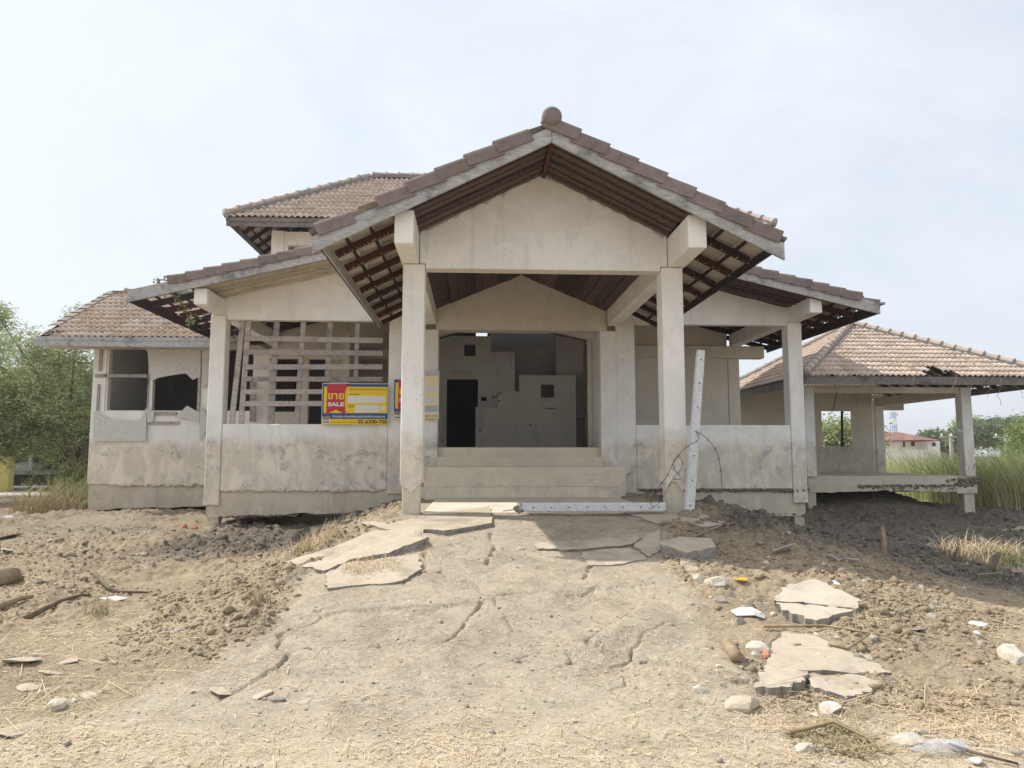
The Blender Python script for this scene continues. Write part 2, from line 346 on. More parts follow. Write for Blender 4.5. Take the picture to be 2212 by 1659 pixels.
# ------------------------------------------------------------------ roof helpers
TW, TL, TG = .30, .42, .34
def tile_vf(w0=TW):
    v = []; f = []; nx = 12
    for y, lift in ((0, .048), (TL, 0)):
        for i in range(nx+1):
            x = w0*i/nx; v.append((x, y, lift+.026*math.cos(4*math.pi*i/nx+.6)))
    for i in range(nx+1): x, y, z = v[i]; v.append((x, 0, z-.022))
    n = nx+1
    for i in range(nx): f.append((i, i+1, n+i+1, n+i)); f.append((2*n+i, 2*n+i+1, i+1, i))
    return np.array(v), np.array(f)
TV, TF = tile_vf()
_tm = bpy.data.meshes.new('tile'); _tm.from_pydata([tuple(x) for x in TV], [], [tuple(int(i) for i in q) for q in TF]); _tm.update(); _tm.materials.append(MATS['tile'])
_tm.polygons.foreach_set('use_smooth', [True]*len(_tm.polygons))
def slope(o, u, v, ncol, nrow, parent, clips=(), single=None, skip=None, gauge=TG, stuff=True, half=False):
    """tiles of one roof plane. o: eave corner, u: along the eave, v: up the slope. single(c,r)->tile is an object of its own."""
    u = Vector(u).normalized(); v = Vector(v).normalized(); n = u.cross(v); V = []; Fc = []; cnt = 0
    for r in range(nrow):
        for c in range(ncol):
            if skip and skip(c, r): continue
            org = Vector(o)+u*(c*TW)+v*(r*gauge)
            j = Matrix.Rotation(random.gauss(0, .008), 4, 'Z')
            if random.random() < .04: org = org-v*random.uniform(.01, .035)
            M = Matrix.Translation(org+n*random.uniform(-.003, .004)) @ Matrix(((u.x, v.x, n.x, 0), (u.y, v.y, n.y, 0), (u.z, v.z, n.z, 0), (0, 0, 0, 1))) @ j
            cor = [org, org+u*TW, org+v*TL, org+u*TW+v*TL]; cut = False; outside = False
            for pc, pn in clips:
                d = [(Vector(q)-Vector(pc)).dot(Vector(pn)) for q in cor]
                if max(d) <= 0.02: outside = True
                elif min(d) < 0: cut = True
            if outside: continue
            one = single and single(c, r)
            if cut:
                b = bmesh.new(); b.from_mesh(_tm); b.transform(M)
                for pc, pn in clips: bmesh.ops.bisect_plane(b, geom=b.verts[:]+b.edges[:]+b.faces[:], plane_co=pc, plane_no=pn, clear_inner=True)
                if not b.faces: b.free(); continue
                if one:
                    me = bpy.data.meshes.new('tile'); b.to_mesh(me); me.materials.append(MATS['tile']); link('tile', me, parent); cnt += 1
                else:
                    b.verts.index_update(); ix = len(V)
                    V += [tuple(q.co) for q in b.verts]; Fc += [tuple(q.index+ix for q in fc.verts) for fc in b.faces]
                b.free(); continue
            if one:
                t = link('tile', _tm, parent); t.matrix_basis = M; cnt += 1
            else:
                R3 = np.array(M.to_3x3()); ix = len(V); vv = TV @ R3.T + np.array(M.translation)
                V += [tuple(q) for q in vv]; Fc += [tuple(int(i)+ix for i in q) for q in TF]
    if V:
        mb = MB(); mb.v = V; mb.f = Fc; mb.build('tile_field', 'tile', parent, True, kind='stuff')
    return cnt
def cap_mesh(r=.11, ln=.44):
    mb = MB(); seg = 8; vs = []; rings = ((0, 1.22), (.05, 1.22), (.07, 1.0), (ln, .92))
    for y, k in rings:
        for i in range(seg+1):
            t = math.pi*i/seg; vs.append((math.cos(t)*r*k, y, math.sin(t)*r*k))
    fs = [((j+1)*(seg+1)+i, (j+1)*(seg+1)+i+1, j*(seg+1)+i+1, j*(seg+1)+i) for j in range(3) for i in range(seg)]
    fs.append(tuple(range(seg+1))); mb.add(vs, fs); me = mb.mesh('ridge_tile', 'cap_tile'); me.polygons.foreach_set('use_smooth', [True]*len(me.polygons)); return me
CAP = cap_mesh()
def caps(p, q, parent, gauge=.38, mortar=True, lift=.0):
    p = Vector(p); q = Vector(q); d = (q-p).normalized(); x = d.cross(Vector((0, 0, 1))).normalized(); z = x.cross(d); n = int((q-p).length/gauge)
    for i in range(n+1):
        o = p+d*gauge*i+z*lift
        if (o+d*.3-p).length > (q-p).length-.02: break
        t = link('ridge_tile', CAP, parent); t.matrix_basis = Matrix.Translation(o+z*random.uniform(-.006, .006)) @ Matrix(((x.x, d.x, z.x, 0), (x.y, d.y, z.y, 0), (x.z, d.z, z.z, 0), (0, 0, 0, 1))) @ Matrix.Rotation(random.uniform(-.02, .02), 4, 'Z')
    if mortar: MB().bar(p-z*.03, q-z*.03, .24, .09, z).build('ridge_mortar', 'mortar', parent)
def verge_mesh(ln):
    prof = [(.0, -.165), (0, -.03), (.012, -.004), (.04, .012), (.14, .012), (.14, -.004), (.045, -.004), (.018, -.02), (.018, -.165)]   # (depth, height)
    mb = MB(); n = len(prof); vs = [(0, d-.014, h+.034) for d, h in prof]+[(ln, d+.004, h-.004) for d, h in prof]   # x runs up the slope, lower end lifted
    mb.add(vs, [tuple(range(n)), tuple(range(2*n-1, n-1, -1))]+[(i, n+i, n+(i+1)%n, (i+1)%n) for i in range(n)])
    return mb.mesh('verge_tile', 'verge_tile')
def verge(apex, side, s, gauge, n, parent, skip=(), y=0, ln=None):
    """rake tiles down a gable edge facing -Y. apex: (x,z) of the tile top at the ridge; side -1 left, +1 right"""
    me = verge_mesh(ln or gauge+.07); c = math.sqrt(1+s*s); d = Vector((-side/c, 0, s/c)); up = Vector((side*s/c, 0, 1/c))
    for k in range(n):
        if k in skip: continue
        o = Vector((apex[0], y, apex[1]))-d*(gauge*(k+1))
        X, Y_, Z = d, Vector((0, 1, 0)), up
        t = link('verge_tile', me, parent)
        t.matrix_basis = Matrix.Translation(o+Vector((0, random.uniform(-.006, .006), random.uniform(-.004, .004)))) @ Matrix(((X.x, 0, Z.x, 0), (0, 1, 0, 0), (X.z, 0, Z.z, 0), (0, 0, 0, 1))) @ Matrix.Rotation(random.uniform(-.008, .008), 4, 'Y')

# ------------------------------------------------------------------ ground sheet
GY0 = 1.9; GU = np.concatenate([-.92-np.linspace(.8, .012, 48)**1.2, np.linspace(-.92, .92, 800), .92+np.linspace(.012, .8, 48)**1.2])
def build_ground():
    ny = 980; t = np.linspace(0, 1, ny); Y = GY0*(26/GY0)**t
    nx = len(GU); X = np.outer(Y, GU)+np.outer(Y, np.full(nx, .055)); Yg = np.repeat(Y[:, None], nx, 1)
    x, y = X, Yg
    def bpoly(pts):  # boundary x as a function of y from photo pixels
        w_ = sorted(((G(*q).y, G(*q).x) for q in pts)); return np.interp(y, [a for a, b in w_], [b for a, b in w_])
    lx = bpoly([(150, 1560), (430, 1440), (600, 1330), (640, 1262), (720, 1190), (860, 1115)]); rx = bpoly([(1650, 1560), (1640, 1450), (1560, 1370), (1490, 1265), (1430, 1190), (1480, 1110)])
    wob = (fbm(x*2.3, y*2.3, 4, 5)-.5)*.7
    inside = smooth(-.12, .18, x-lx+wob)*smooth(-.12, .18, rx-x+wob)
    road = 1-smooth(4.0, 4.8, y+wob*1.3)
    pave = np.maximum(inside, road*.92)
    leftsm = smooth(-.2, .8, lx-x)*(1-smooth(5.5, 8.2, y+wob*1.5))          # trampled ground left of the drive
    moist_shade = np.clip(smooth(8.6, 10.4, y+wob*1.2+.25*np.clip(x-4, 0, 3))*smooth(.2, .9, np.maximum(lx-x, x-rx)+wob*.6), 0, 1)
    mr = smooth(7.7, 9.0, y+wob*1.2+.25*np.clip(x-4, 0, 3))*smooth(.1, .7, x-rx+wob*.6); ml = smooth(10.4, 11.6, y+wob)*smooth(-5.4, -4.4, x+wob)*smooth(-.9, -1.7, x); moist_shade = np.clip(np.maximum(mr, np.maximum(ml, .45*smooth(11.5, 14, y)*(x < -1)))*(1-inside*.9), 0, 1)  # dark soil zones by the house: moisture, plus shade put into the colour
    chaff = np.clip(road*.45+.5*smooth(.45, .6, fbm(x*1.6, y*1.6, 4, 21))*(1-moist_shade)*(1-.5*inside), 0, 1)
    rough = np.clip((1-pave)*(1-.6*leftsm)*(1+.5*moist_shade), .0, 1.4)
    wx = x+(fbm(x*11, y*11, 3, 17)-.5)*.12; wy = y+(fbm(x*11+5, y*11, 3, 19)-.5)*.12
    big = clods(wx, wy, .15, 3)*.05+clods(wx, wy, .07, 9)*.06+clods(wx, wy, .034, 15)*.034
    h = hmac(x, y)+(fbm(x*.9, y*.9, 4, 31)-.5)*.16*(1-.9*pave)+(fbm(x*6, y*6, 4, 41)-.5)*(.004+.05*rough)
    amp = .12+1.15*smooth(.42, .66, fbm(x*.9+7, y*.9, 5, 51))*(.4+.9*fbm(x*3, y*3, 3, 53))
    h = h+big*rough*amp*np.clip(.5+.5*smooth(5, 8, y), 0, 1.2)+clods(x, y, .05, 77)*.012*pave*smooth(.48, .6, fbm(x*2, y*2, 3, 61))+clods(x, y, .03, 80)*.03*leftsm*smooth(.45, .6, fbm(x*1.7, y*1.7, 3, 63))
    # broken concrete plates of the drive: irregular cells, slightly offset and tilted, with open cracks on some edges
    qx = (x+(fbm(x*1.1, y*1.1, 3, 101)-.5)*1.1+(fbm(x*8, y*8, 3, 103)-.5)*.09)/1.55; qy = (y+(fbm(x*1.1+9, y*1.1, 3, 105)-.5)*1.1+(fbm(x*8+4, y*8, 3, 107)-.5)*.09)/1.25
    ix = np.floor(qx).astype(np.int64); iy = np.floor(qy).astype(np.int64); f1 = np.full_like(x, 9.); f2 = np.full_like(x, 9.); off = np.zeros_like(x); til = np.zeros_like(x)
    for dx in (-1, 0, 1):
        for dy in (-1, 0, 1):
            jx, jy = ix+dx, iy+dy; cx_ = jx+.1+.8*_h(jx, jy, 201); cy_ = jy+.1+.8*_h(jx, jy, 202); d = np.hypot(qx-cx_, qy-cy_); nb = d < f1
            f2 = np.where(nb, f1, np.minimum(f2, d)); off = np.where(nb, _h(jx, jy, 203), off); til = np.where(nb, (_h(jx, jy, 204)-.5)*(qx-cx_)+(_h(jx, jy, 205)-.5)*(qy-cy_), til); f1 = np.where(nb, d, f1)
    open_ = smooth(.40, .5, fbm(x*.8+2, y*.8, 3, 111)); on = inside*smooth(4.4, 5.2, y)
    h = h+on*((off-.5)*.018+til*.02)*(.35+.65*open_)-on*open_*(.012+.04*vnoise(x*3, y*3, 115))*np.exp(-((f2-f1)/.011)**2)
    # wheel ruts across the front
    for yc, a in ((3.95, .018), (3.62, .012), (4.25, .02)):
        h = h-a*np.exp(-((y-yc-.05*np.sin(x*.7))/.07)**2)*smooth(-1.5, 0, x)*.8
    # cracks and lifted plates in the drive
    def crack(pts, wd, dp, step=0):
        nonlocal h
        W_ = [G(*q) for q in pts]
        for a, b in zip(W_[:-1], W_[1:]):
            dx, dy = b.x-a.x, b.y-a.y; L2 = dx*dx+dy*dy; tt = np.clip(((x-a.x)*dx+(y-a.y)*dy)/L2, 0, 1)
            jx = (fbm(x*9, y*9, 3, 71)-.5)*.09
            px = x-(a.x+tt*dx)+jx; py = y-(a.y+tt*dy)+jx; d = np.sqrt(px*px+py*py); sd = (dx*py-dy*px)/math.sqrt(L2)
            h = h-dp*np.exp(-(d/wd)**2)+step*np.where(sd > 0, np.exp(-(d/.28)**2), 0)
    crack([(1042, 1302), (1012, 1345), (975, 1385), (930, 1412), (868, 1432)], .018, .08, .02)
    crack([(1372, 1315), (1335, 1350), (1292, 1372), (1262, 1390)], .016, .07, .02)
    crack([(1262, 1390), (1300, 1410), (1350, 1425)], .014, .05); crack([(1225, 1415), (1238, 1432), (1215, 1442)], .018, .06)
    crack([(915, 1180), (922, 1215), (905, 1245), (868, 1265)], .015, .07, .012); crack([(600, 1345), (800, 1318), (960, 1312), (1042, 1302)], .02, .012, .012)
    crack([(1300, 1197), (1275, 1225), (1262, 1250)], .016, .05); crack([(1060, 1150), (1070, 1185), (1050, 1220)], .018, .06)
    crack([(1400, 1430), (1500, 1442), (1590, 1470), (1640, 1468)], .012, .04, 0); crack([(1150, 1260), (1270, 1275), (1420, 1262)], .02, .01, .012)
    crack([(1560, 1480), (1640, 1468), (1655, 1440), (1662, 1400), (1690, 1365)], .014, .04)
    h = h-.5*smooth(14.9, 15.6, y)*((x > -5)&(x < 6.6))*smooth(.1, 1, 1.0*np.ones_like(x))      # hollow under the floor
    edge = np.maximum(smooth(1.25, 1.66, np.abs(x/y-.055)), np.maximum(smooth(2.3, 1.95, y), smooth(24, 25.8, y))); h = h*(1-edge)+(hmac(x, y)-.14)*edge      # borders tuck under the far sheet
    v = np.stack([x, y, h], -1).reshape(-1, 3); i = np.arange(ny*nx).reshape(ny, nx)
    f = np.stack([i[:-1, :-1], i[:-1, 1:], i[1:, 1:], i[1:, :-1]], -1).reshape(-1, 4)
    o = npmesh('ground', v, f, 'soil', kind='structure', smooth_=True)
    at = o.data.attributes.new('zone', 'FLOAT_COLOR', 'POINT'); at.data.foreach_set('color', np.stack([pave, moist_shade, chaff, np.ones_like(x)], -1).astype(np.float32).ravel())
    # far sheet, ringed round the near one and out to the horizon
    Ys = np.concatenate([[-60, -8, 0, 1.5, 2.7], np.linspace(4, 25.6, 30), [30, 40, 60, 100, 200, 500, 1800]]); Xs = np.concatenate([[-1500, -400, -100, -60], np.linspace(-40, 40, 41), [60, 100, 400, 1500]])
    gx, gy = np.meshgrid(Xs, Ys); core = (gy > 3)&(gy < 24.5)&(np.abs(gx/np.maximum(gy, .1)-.055) < 1.2); z = hmac(gx, gy)*np.where(gy > 26, smooth(40, 26, gy), 1)-np.where(core, .34, .09)
    i = np.arange(gx.size).reshape(gx.shape); f = np.stack([i[:-1, :-1], i[:-1, 1:], i[1:, 1:], i[1:, :-1]], -1).reshape(-1, 4)
    o2 = npmesh('terrain', np.stack([gx, gy, z], -1).reshape(-1, 3), f, 'soil', kind='structure', smooth_=True)
    at = o2.data.attributes.new('zone', 'FLOAT_COLOR', 'POINT'); at.data.foreach_set('color', np.tile([.0, .15, .3, 1], gx.size).astype(np.float32))
    return X, Y, h, pave, moist_shade, leftsm, rough
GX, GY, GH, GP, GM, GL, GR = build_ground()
def gsample(A, x, y):
    ny, nx = A.shape; t = np.log(np.asarray(y)/GY0)/math.log(26/GY0)*(ny-1)
    r = np.clip(np.round(t).astype(int), 0, ny-1); c = np.clip(np.searchsorted(GU, np.asarray(x)/np.asarray(y)-.055), 0, nx-1); return A[r, c]
def gz(x, y): return float(gsample(GH, x, y)) if GY0 < y < 26 and abs(x/y-.055) < 1.6 else hz(x, y)-.08

# ------------------------------------------------------------------ the house
H = thing('abandoned_house', 'abandoned unfinished concrete house with tiled gable porch and stained plaster walls', 'house', (.95, 14.5, .4))
CX = .965
# --- porch frame
for x0, x1 in ((-.97, -.67), (2.61, 2.91)):
    col = MB().box(x0, x1, 9.8, 10.1, 1.19, 4.165).build('column', 'plaster', H, bevel=.012)
    MB().box(x0+.03, x1-.035, 9.825, 10.08, .35, 1.2).build('column_foot', 'base_concrete', col, bevel=.01)
    pl = []                                            # peeling plaster hem round the foot
    for i in range(13): pl.append((x0-.002+(x1-x0+.004)*i/12, 1.19-abs(random.gauss(.05, .035))-.06*math.sin(i*.5+x0)))
    MB().prism_xz([(x0-.002, 1.23)]+pl+[(x1+.002, 1.23)], 9.797, 9.822).build('plaster_hem', 'plaster', col)
for x0, x1 in ((-.99, -.752), (2.712, 2.95)):
    MB().box(x0, x1, 8.85, 14.45, 4.172, 4.60).build('beam', 'plaster', H, bevel=.01)
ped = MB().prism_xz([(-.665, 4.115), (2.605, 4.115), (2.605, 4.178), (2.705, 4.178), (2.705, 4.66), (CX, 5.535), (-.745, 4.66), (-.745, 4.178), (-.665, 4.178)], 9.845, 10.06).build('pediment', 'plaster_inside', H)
jt = [(2.700-(3.44)*i/60, 4.66+.875*(1-abs(2.700-3.44*i/60-CX)/1.74)-.02-abs(random.gauss(.03, .022))-.03*math.sin(i*.9)**2) for i in range(61)]
MB().prism_xz([(-.662, 4.119), (2.602, 4.119), (2.602, 4.182), (2.700, 4.182)]+jt+[(-.74, 4.182), (-.662, 4.182)], 9.828, 9.8445).build('plaster_coat', 'plaster', ped)
for x0, x1 in ((-.975, -.70), (2.56, 2.885)):
    MB().box(x0, x1, 14.46, 14.78, 1.30, 4.075).build('pilaster', 'plaster_grey', H, bevel=.012)
MB().prism_xz([(-.75, 4.08), (2.71, 4.08), (2.71, 4.50), (CX, 5.24), (-.75, 4.50)], 14.50, 14.72).build('pediment', 'plaster_inside', H)
MB().box(-.97, 2.88, 14.74, 14.86, 4.082, 5.75).build('wall', 'plaster_inside', H)  # hidden wall above the rear frame, added to block light
# --- front walls, parapets, wing columns
MB().box(-1.69, -.98, 14.52, 14.72, .80, 5.45).build('wall', 'plaster', H, bevel=.01)
MB().box(2.89, 3.28, 14.52, 14.72, .80, 5.45).build('wall', 'plaster_grey', H, bevel=.01)
MB().box(-4.9, -1.693, 14.515, 14.70, .885, 2.17).build('parapet', 'plaster', H, bevel=.012)
MB().box(3.283, 6.468, 14.515, 14.70, .885, 2.17).build('parapet', 'plaster', H, bevel=.012)
MB().box(-5.15, -4.96, 14.81, 18.69, .885, 2.17).build('parapet', 'plaster', H)
MB().box(6.53, 6.72, 14.81, 17.98, .885, 2.17).build('parapet', 'plaster', H)
MB().box(-5.2, -4.905, 14.5, 14.8, .60, 4.325).build('column', 'plaster', H, bevel=.012)
MB().box(6.472, 6.77, 14.5, 14.8, .60, 4.29).build('column', 'plaster', H, bevel=.012)
for x0, x1, zb, zs in ((-5.165, -.99, .36, .50), (2.9, 6.73, .50, .34)):
    n = 22; bot = [(x0+(x1-x0)*i/n, zb+(zs-zb)*i/n+random.uniform(-.025, .025)) for i in range(n+1)]
    MB().prism_xz([(x0, .88)]+bot+[(x1, .88)], 14.56, 14.78).build('ground_beam', 'base_concrete', H)
MB().box(-5.13, -4.93, 14.58, 14.78, -.4, .42).build('pile', 'base_concrete', H); MB().box(6.51, 6.71, 14.58, 14.78, -.4, .42).build('pile', 'base_concrete', H)
ragged((-4.95, 14.53, .885), (-1.8, 14.53, .885), .028, 70, 'base_concrete', H); ragged((3.35, 14.53, .875), (6.8, 14.53, .86), .038, 150, 'crust', H); ragged((-4.9, 14.58, .37), (-3.4, 14.58, .40), .03, 40, 'clod_moist_shade', H)
ragged((5.6, 14.58, .40), (6.78, 14.58, .36), .03, 40, 'clod_moist_shade', H)
def zt(x): return 6.27-.24*abs(x-.6)                      # top of the tiles of the low main gable
for x0, x1, zb in ((-5.19, -1.0, 4.245), (2.91, 6.76, 4.235)):
    a, b = (x0, x1); lo = [(a+.3 if a < 0 else a, zb), (b if a < 0 else b-.29, zb)]
    n = 16; tp = [(b-(b-a)*i/n, zt(b-(b-a)*i/n)-.255+random.uniform(-.012, .012)) for i in range(n+1)]
    pts = ([(a+.295, zb), (b, zb)]+tp+[(a, 4.33), (a+.295, 4.33)]) if a < 0 else ([(a, zb), (b-.293, zb), (b-.293, 4.295), (b, 4.295)]+tp)
    MB().prism_xz(pts, 14.525, 14.70).build('pediment', 'plaster', H)
MB().box(-5.165, -4.925, 13.5, 18.68, 4.335, 4.635).build('beam', 'plaster', H, bevel=.01)
MB().box(6.49, 6.73, 13.5, 17.98, 4.30, 4.62).build('beam', 'plaster', H, bevel=.01)
# --- floors and steps
MB().box(-5.14, 6.70, 14.79, 24, 1.5, 1.72).build('floor', 'step_concrete', H); MB().box(-9.5, -5.16, 18.87, 24, 1.5, 1.72).build('floor', 'plaster_shade', H)
MB().box(-.66, 2.60, 9.83, 13.32, .58, .80).build('porch_floor', 'step_concrete', H, bevel=.01)
for y0, y1, z0, z1, x0, x1 in ((13.30, 13.62, .60, .985, -.93, 2.72), (13.60, 14.30, .80, 1.345, -.90, 2.86), (14.28, 14.6, 1.0, 1.53, -.697, 2.557), (14.58, 14.80, 1.2, 1.715, -.697, 2.557)):
    n = 24; top = [(x0+(x1-x0)*i/n, z1-(.0 if random.random() < .8 else random.uniform(.004, .012))) for i in range(n+1)]
    MB().prism_xz([(x0, z0), (x1, z0)]+top[::-1], y0, y1).build('step', 'step_concrete', H)
# --- entrance wall and hall
MB().prism_xz([(-.99, 1.722), (-.735, 1.722), (-.735, 4.02), (-.2, 4.17), (1.57, 4.17), (2.39, 4.0), (2.39, 1.722), (2.885, 1.722), (2.885, 5.6), (-.99, 5.6)], 15.3, 15.42).build('entrance_wall', 'plaster_grey', H)
MB().bar((-.735, 15.28, 4.02), (-.2, 15.28, 4.17), .05, .035).bar((1.57, 15.28, 4.17), (2.39, 15.28, 4.0), .05, .035).bar((2.39, 15.28, 1.722), (2.39, 15.28, 4.0), .035, .05).build('door_frame', 'dark_wood', H)
MB().box(-1.15, -1.0, 14.88, 24, 1.722, 6.2).build('wall', 'plaster_hall', H); MB().box(-5.0, -1.16, 20.9, 21.0, 1.722, 5.6).build('shade_partition', 'plaster_shade', H); MB().box(2.9, 3.05, 14.88, 24, 1.722, 6.2).build('wall', 'plaster_hall', H)  # near-black partition added behind the bay so its openings look dark
sw = cellwall([-1, -.68, -.24, .05, .12, .44, 1.07], [1.722, 3.51, 4.11, 4.22, 4.42, 4.63], lambda x, z: not (-.68 < x < .12 and z < 3.51) and not (-.24 < x < .05 and 4.11 < z < 4.42) and not (x > .44 and z > 4.22), 18.6, 18.82).build('stair_wall', 'plaster_hall', H)
cellwall([.06, .62, 1.16, 1.72, 2.06, 2.62], [1.722, 2.78, 3.02, 3.18, 3.36, 3.6], lambda x, z: z < (2.78 if x < .62 else 3.18 if x < 1.16 else 3.6) and not (1.72 < x < 2.06 and 3.02 < z < 3.36), 18.38, 18.5).build('stair_wall', 'plaster_hall', H)
MB().box(2.2, 2.9, 19.1, 19.25, 1.722, 5.6).build('wall', 'plaster_hall', H); MB().box(.3, 2.2, 20.6, 20.75, 1.722, 4.62).build('landing_wall', 'plaster_hall', H)
MB().box(.52, 2.89, 22.6, 22.72, 1.722, 6.1).build('wall', 'plaster_hall', H)
MB().box(.25, 2.89, 18.83, 20.59, 2.55, 2.7).build('stair_slab', 'plaster_hall', H)
wall_open(-9.5, -5.2, .9, 4.5, 24.0, 24.15, [(-7.75, -6.5, 2.7, 4.1)]).build('rear_wall', 'plaster_shade', H)
wall_open(-5.19, 6.7, .9, 7.42, 24.0, 24.15, [(-.8, 2.6, 6.2, 7.25), (.08, .46, 5.0, 5.95), (-3.4, -2.6, 2.7, 3.9), (4.2, 5.4, 2.7, 4)]).build('rear_wall', 'plaster_shade', H)  # wide top opening added, out of view, to light the hall
MB().box(2.42, 2.52, 15.26, 15.29, 1.75, 4.0).build('crack_strip', 'plaster_inside', H)
# bay rear walls
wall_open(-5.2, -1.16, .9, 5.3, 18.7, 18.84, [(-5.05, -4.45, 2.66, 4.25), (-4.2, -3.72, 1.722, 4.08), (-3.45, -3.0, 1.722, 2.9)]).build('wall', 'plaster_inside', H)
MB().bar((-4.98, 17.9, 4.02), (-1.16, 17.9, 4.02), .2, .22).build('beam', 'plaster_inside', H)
MB().box(-2.95, -2.8, 16.5, 18.69, 1.722, 4.3).build('wall', 'plaster_inside', H)
wall_open(3.06, 6.44, .9, 5.2, 18.0, 18.14, []).build('wall', 'plaster_inside', H)
MB().box(6.45, 6.74, 17.985, 18.25, 1.0, 4.0).build('column', 'plaster_inside', H, bevel=.01)
MB().box(3.06, 7.35, 17.86, 18.13, 4.003, 4.31).build('beam', 'plaster_inside', H, bevel=.01)
# --- side wing
def z4(x, y): return (x/1.659/1.823, (1050+y/1.659)/1.823)
def W4(x, y, Y=18.64): q = P(*z4(x, y), Y); return (q.x, q.z)
Y0 = 18.7
oa = [(P(230, 887, Y0).x, P(318, 887, Y0).x, 2.68, 4.26), (P(327, 887, Y0).x, P(432, 887, Y0).x, 2.68, 4.26)]
wall_open(-9.55, -5.205, .85, 4.40, 18.7, 18.85, oa+[(-6.45, -5.6, 2.68, 4.26)]).build('wall', 'plaster', H)
n = 24; MB().prism_xz([(-9.52, .845)]+[(-9.52+4.3*i/n, .22+.004*i+random.uniform(-.02, .02)) for i in range(n+1)]+[(-5.22, .845)], 18.74, 18.85).build('ground_beam', 'base_concrete', H)
ragged((-9.0, 18.71, .84), (-5.3, 18.71, .85), .05, 70, 'base_concrete', H); MB().box(-9.55, -9.40, 18.855, 24, .3, 4.9).build('wall', 'plaster', H); MB().box(-9.39, -5.25, 21.6, 21.7, 1.722, 5.6).build('shade_partition', 'plaster_shade', H)  # near-black partition added to darken the room behind the wing windows
MB().prism_xz([(0, 0), (1, 0), (1, 1)], 0, .01)
for a, b, c, d in ((640, 668, 520, 680), (625, 650, 768, 940), (617, 960, 703, 722), (750, 948, 1008, 1030), (962, 1167, 1012, 1030), (1005, 1150, 948, 970), (955, 982, 515, 940), (1283, 1310, 720, 942), (668, 700, 520, 940)):
    x0, zb = W4(a, d); x1, zb2 = W4(b, c)
    MB().box(x0, x1, 18.655, 18.697, zb, zb2).build('batten', 'lattice_wood' if a != 668 else 'plaster', H)
for poly in ([(930,512),(965,560),(975,690),(990,745),(1040,725),(1110,712),(1190,700),(1215,698),(1260,740),(1311,718),(1313,512)], [(1318,512),(1372,512),(1366,762),(1345,775),(1328,800),(1318,790)],
             [(608,1140),(612,950),(628,937),(660,970),(715,1002),(905,1008),(935,970),(950,930),(958,922),(955,1140)], [(963,920),(985,948),(1013,935),(1006,965),(1000,1010),(963,1020)],
             [(1138,985),(1180,950),(1222,908),(1270,935),(1305,950),(1303,1013),(1240,1000),(1190,990)], [(1303,1140),(1309,905),(1330,932),(1352,970),(1350,1070),(1330,1095),(1315,1125)]):
    MB().prism_xz([W4(*q, 18.63) for q in poly], 18.622, 18.632).build('cement_board', 'fibre_board', H)
# --- timber lattice in the bay
LT = thing('timber_lattice', 'weathered grey timber lattice of posts and rails in the bay opening behind the sale sign', 'lattice', (-3.3, 14.6, 2.2))
def z6(x, y): return ((900+x/3.3515)/1.823, (1250+y/3.3515)/1.823)
for (xa, ya), (xb, yb), wd in (((268, 52), (165, 1405), 68), ((640, 52), (560, 1405), 74), ((992, 62), (900, 1405), 68), ((1347, 66), (1300, 860), 70), ((1705, 75), (1678, 790), 58)):
    p = P(*z6(xa, ya), 14.64); q = P(*z6(xb, yb), 14.64); MB().bar(p, q, wd/3.3515/1.823*14.64/1570*.96, .05, (0, -1, 0)).build('lattice_post', 'lattice_wood', LT)
for (xa, ya), (xb, yb), hh in (((213, 275), (2038, 306), 68), ((210, 456), (2035, 474), 66), ((195, 656), (2032, 652), 66), ((192, 812), (2034, 817), 64), ((187, 982), (1300, 980), 62), ((165, 1140), (1300, 1136), 66)):
    p = P(*z6(xa, ya), 14.585); q = P(*z6(xb, yb), 14.585)
    r = MB().bar(p, q, .03, hh/3.3515/1.823*14.6/1570).build('lattice_rail', 'lattice_wood', LT)
p = P(*z6(190, 60), 14.68); q = P(*z6(40, 1405), 14.60); tag(MB().bar(p, q, .10, .05, (0, -1, 0)).build('timber_stud', 'lattice_wood'), 'single grey timber stud leaning beside the lattice next to the wing column', 'timber stud')
p = P(*z6(326, 850), 18.5); q = P(*z6(320, 1378), 18.5); MB().bar(p, q, .15, .05, (0, -1, 0)).build('batten', 'lattice_wood', H)

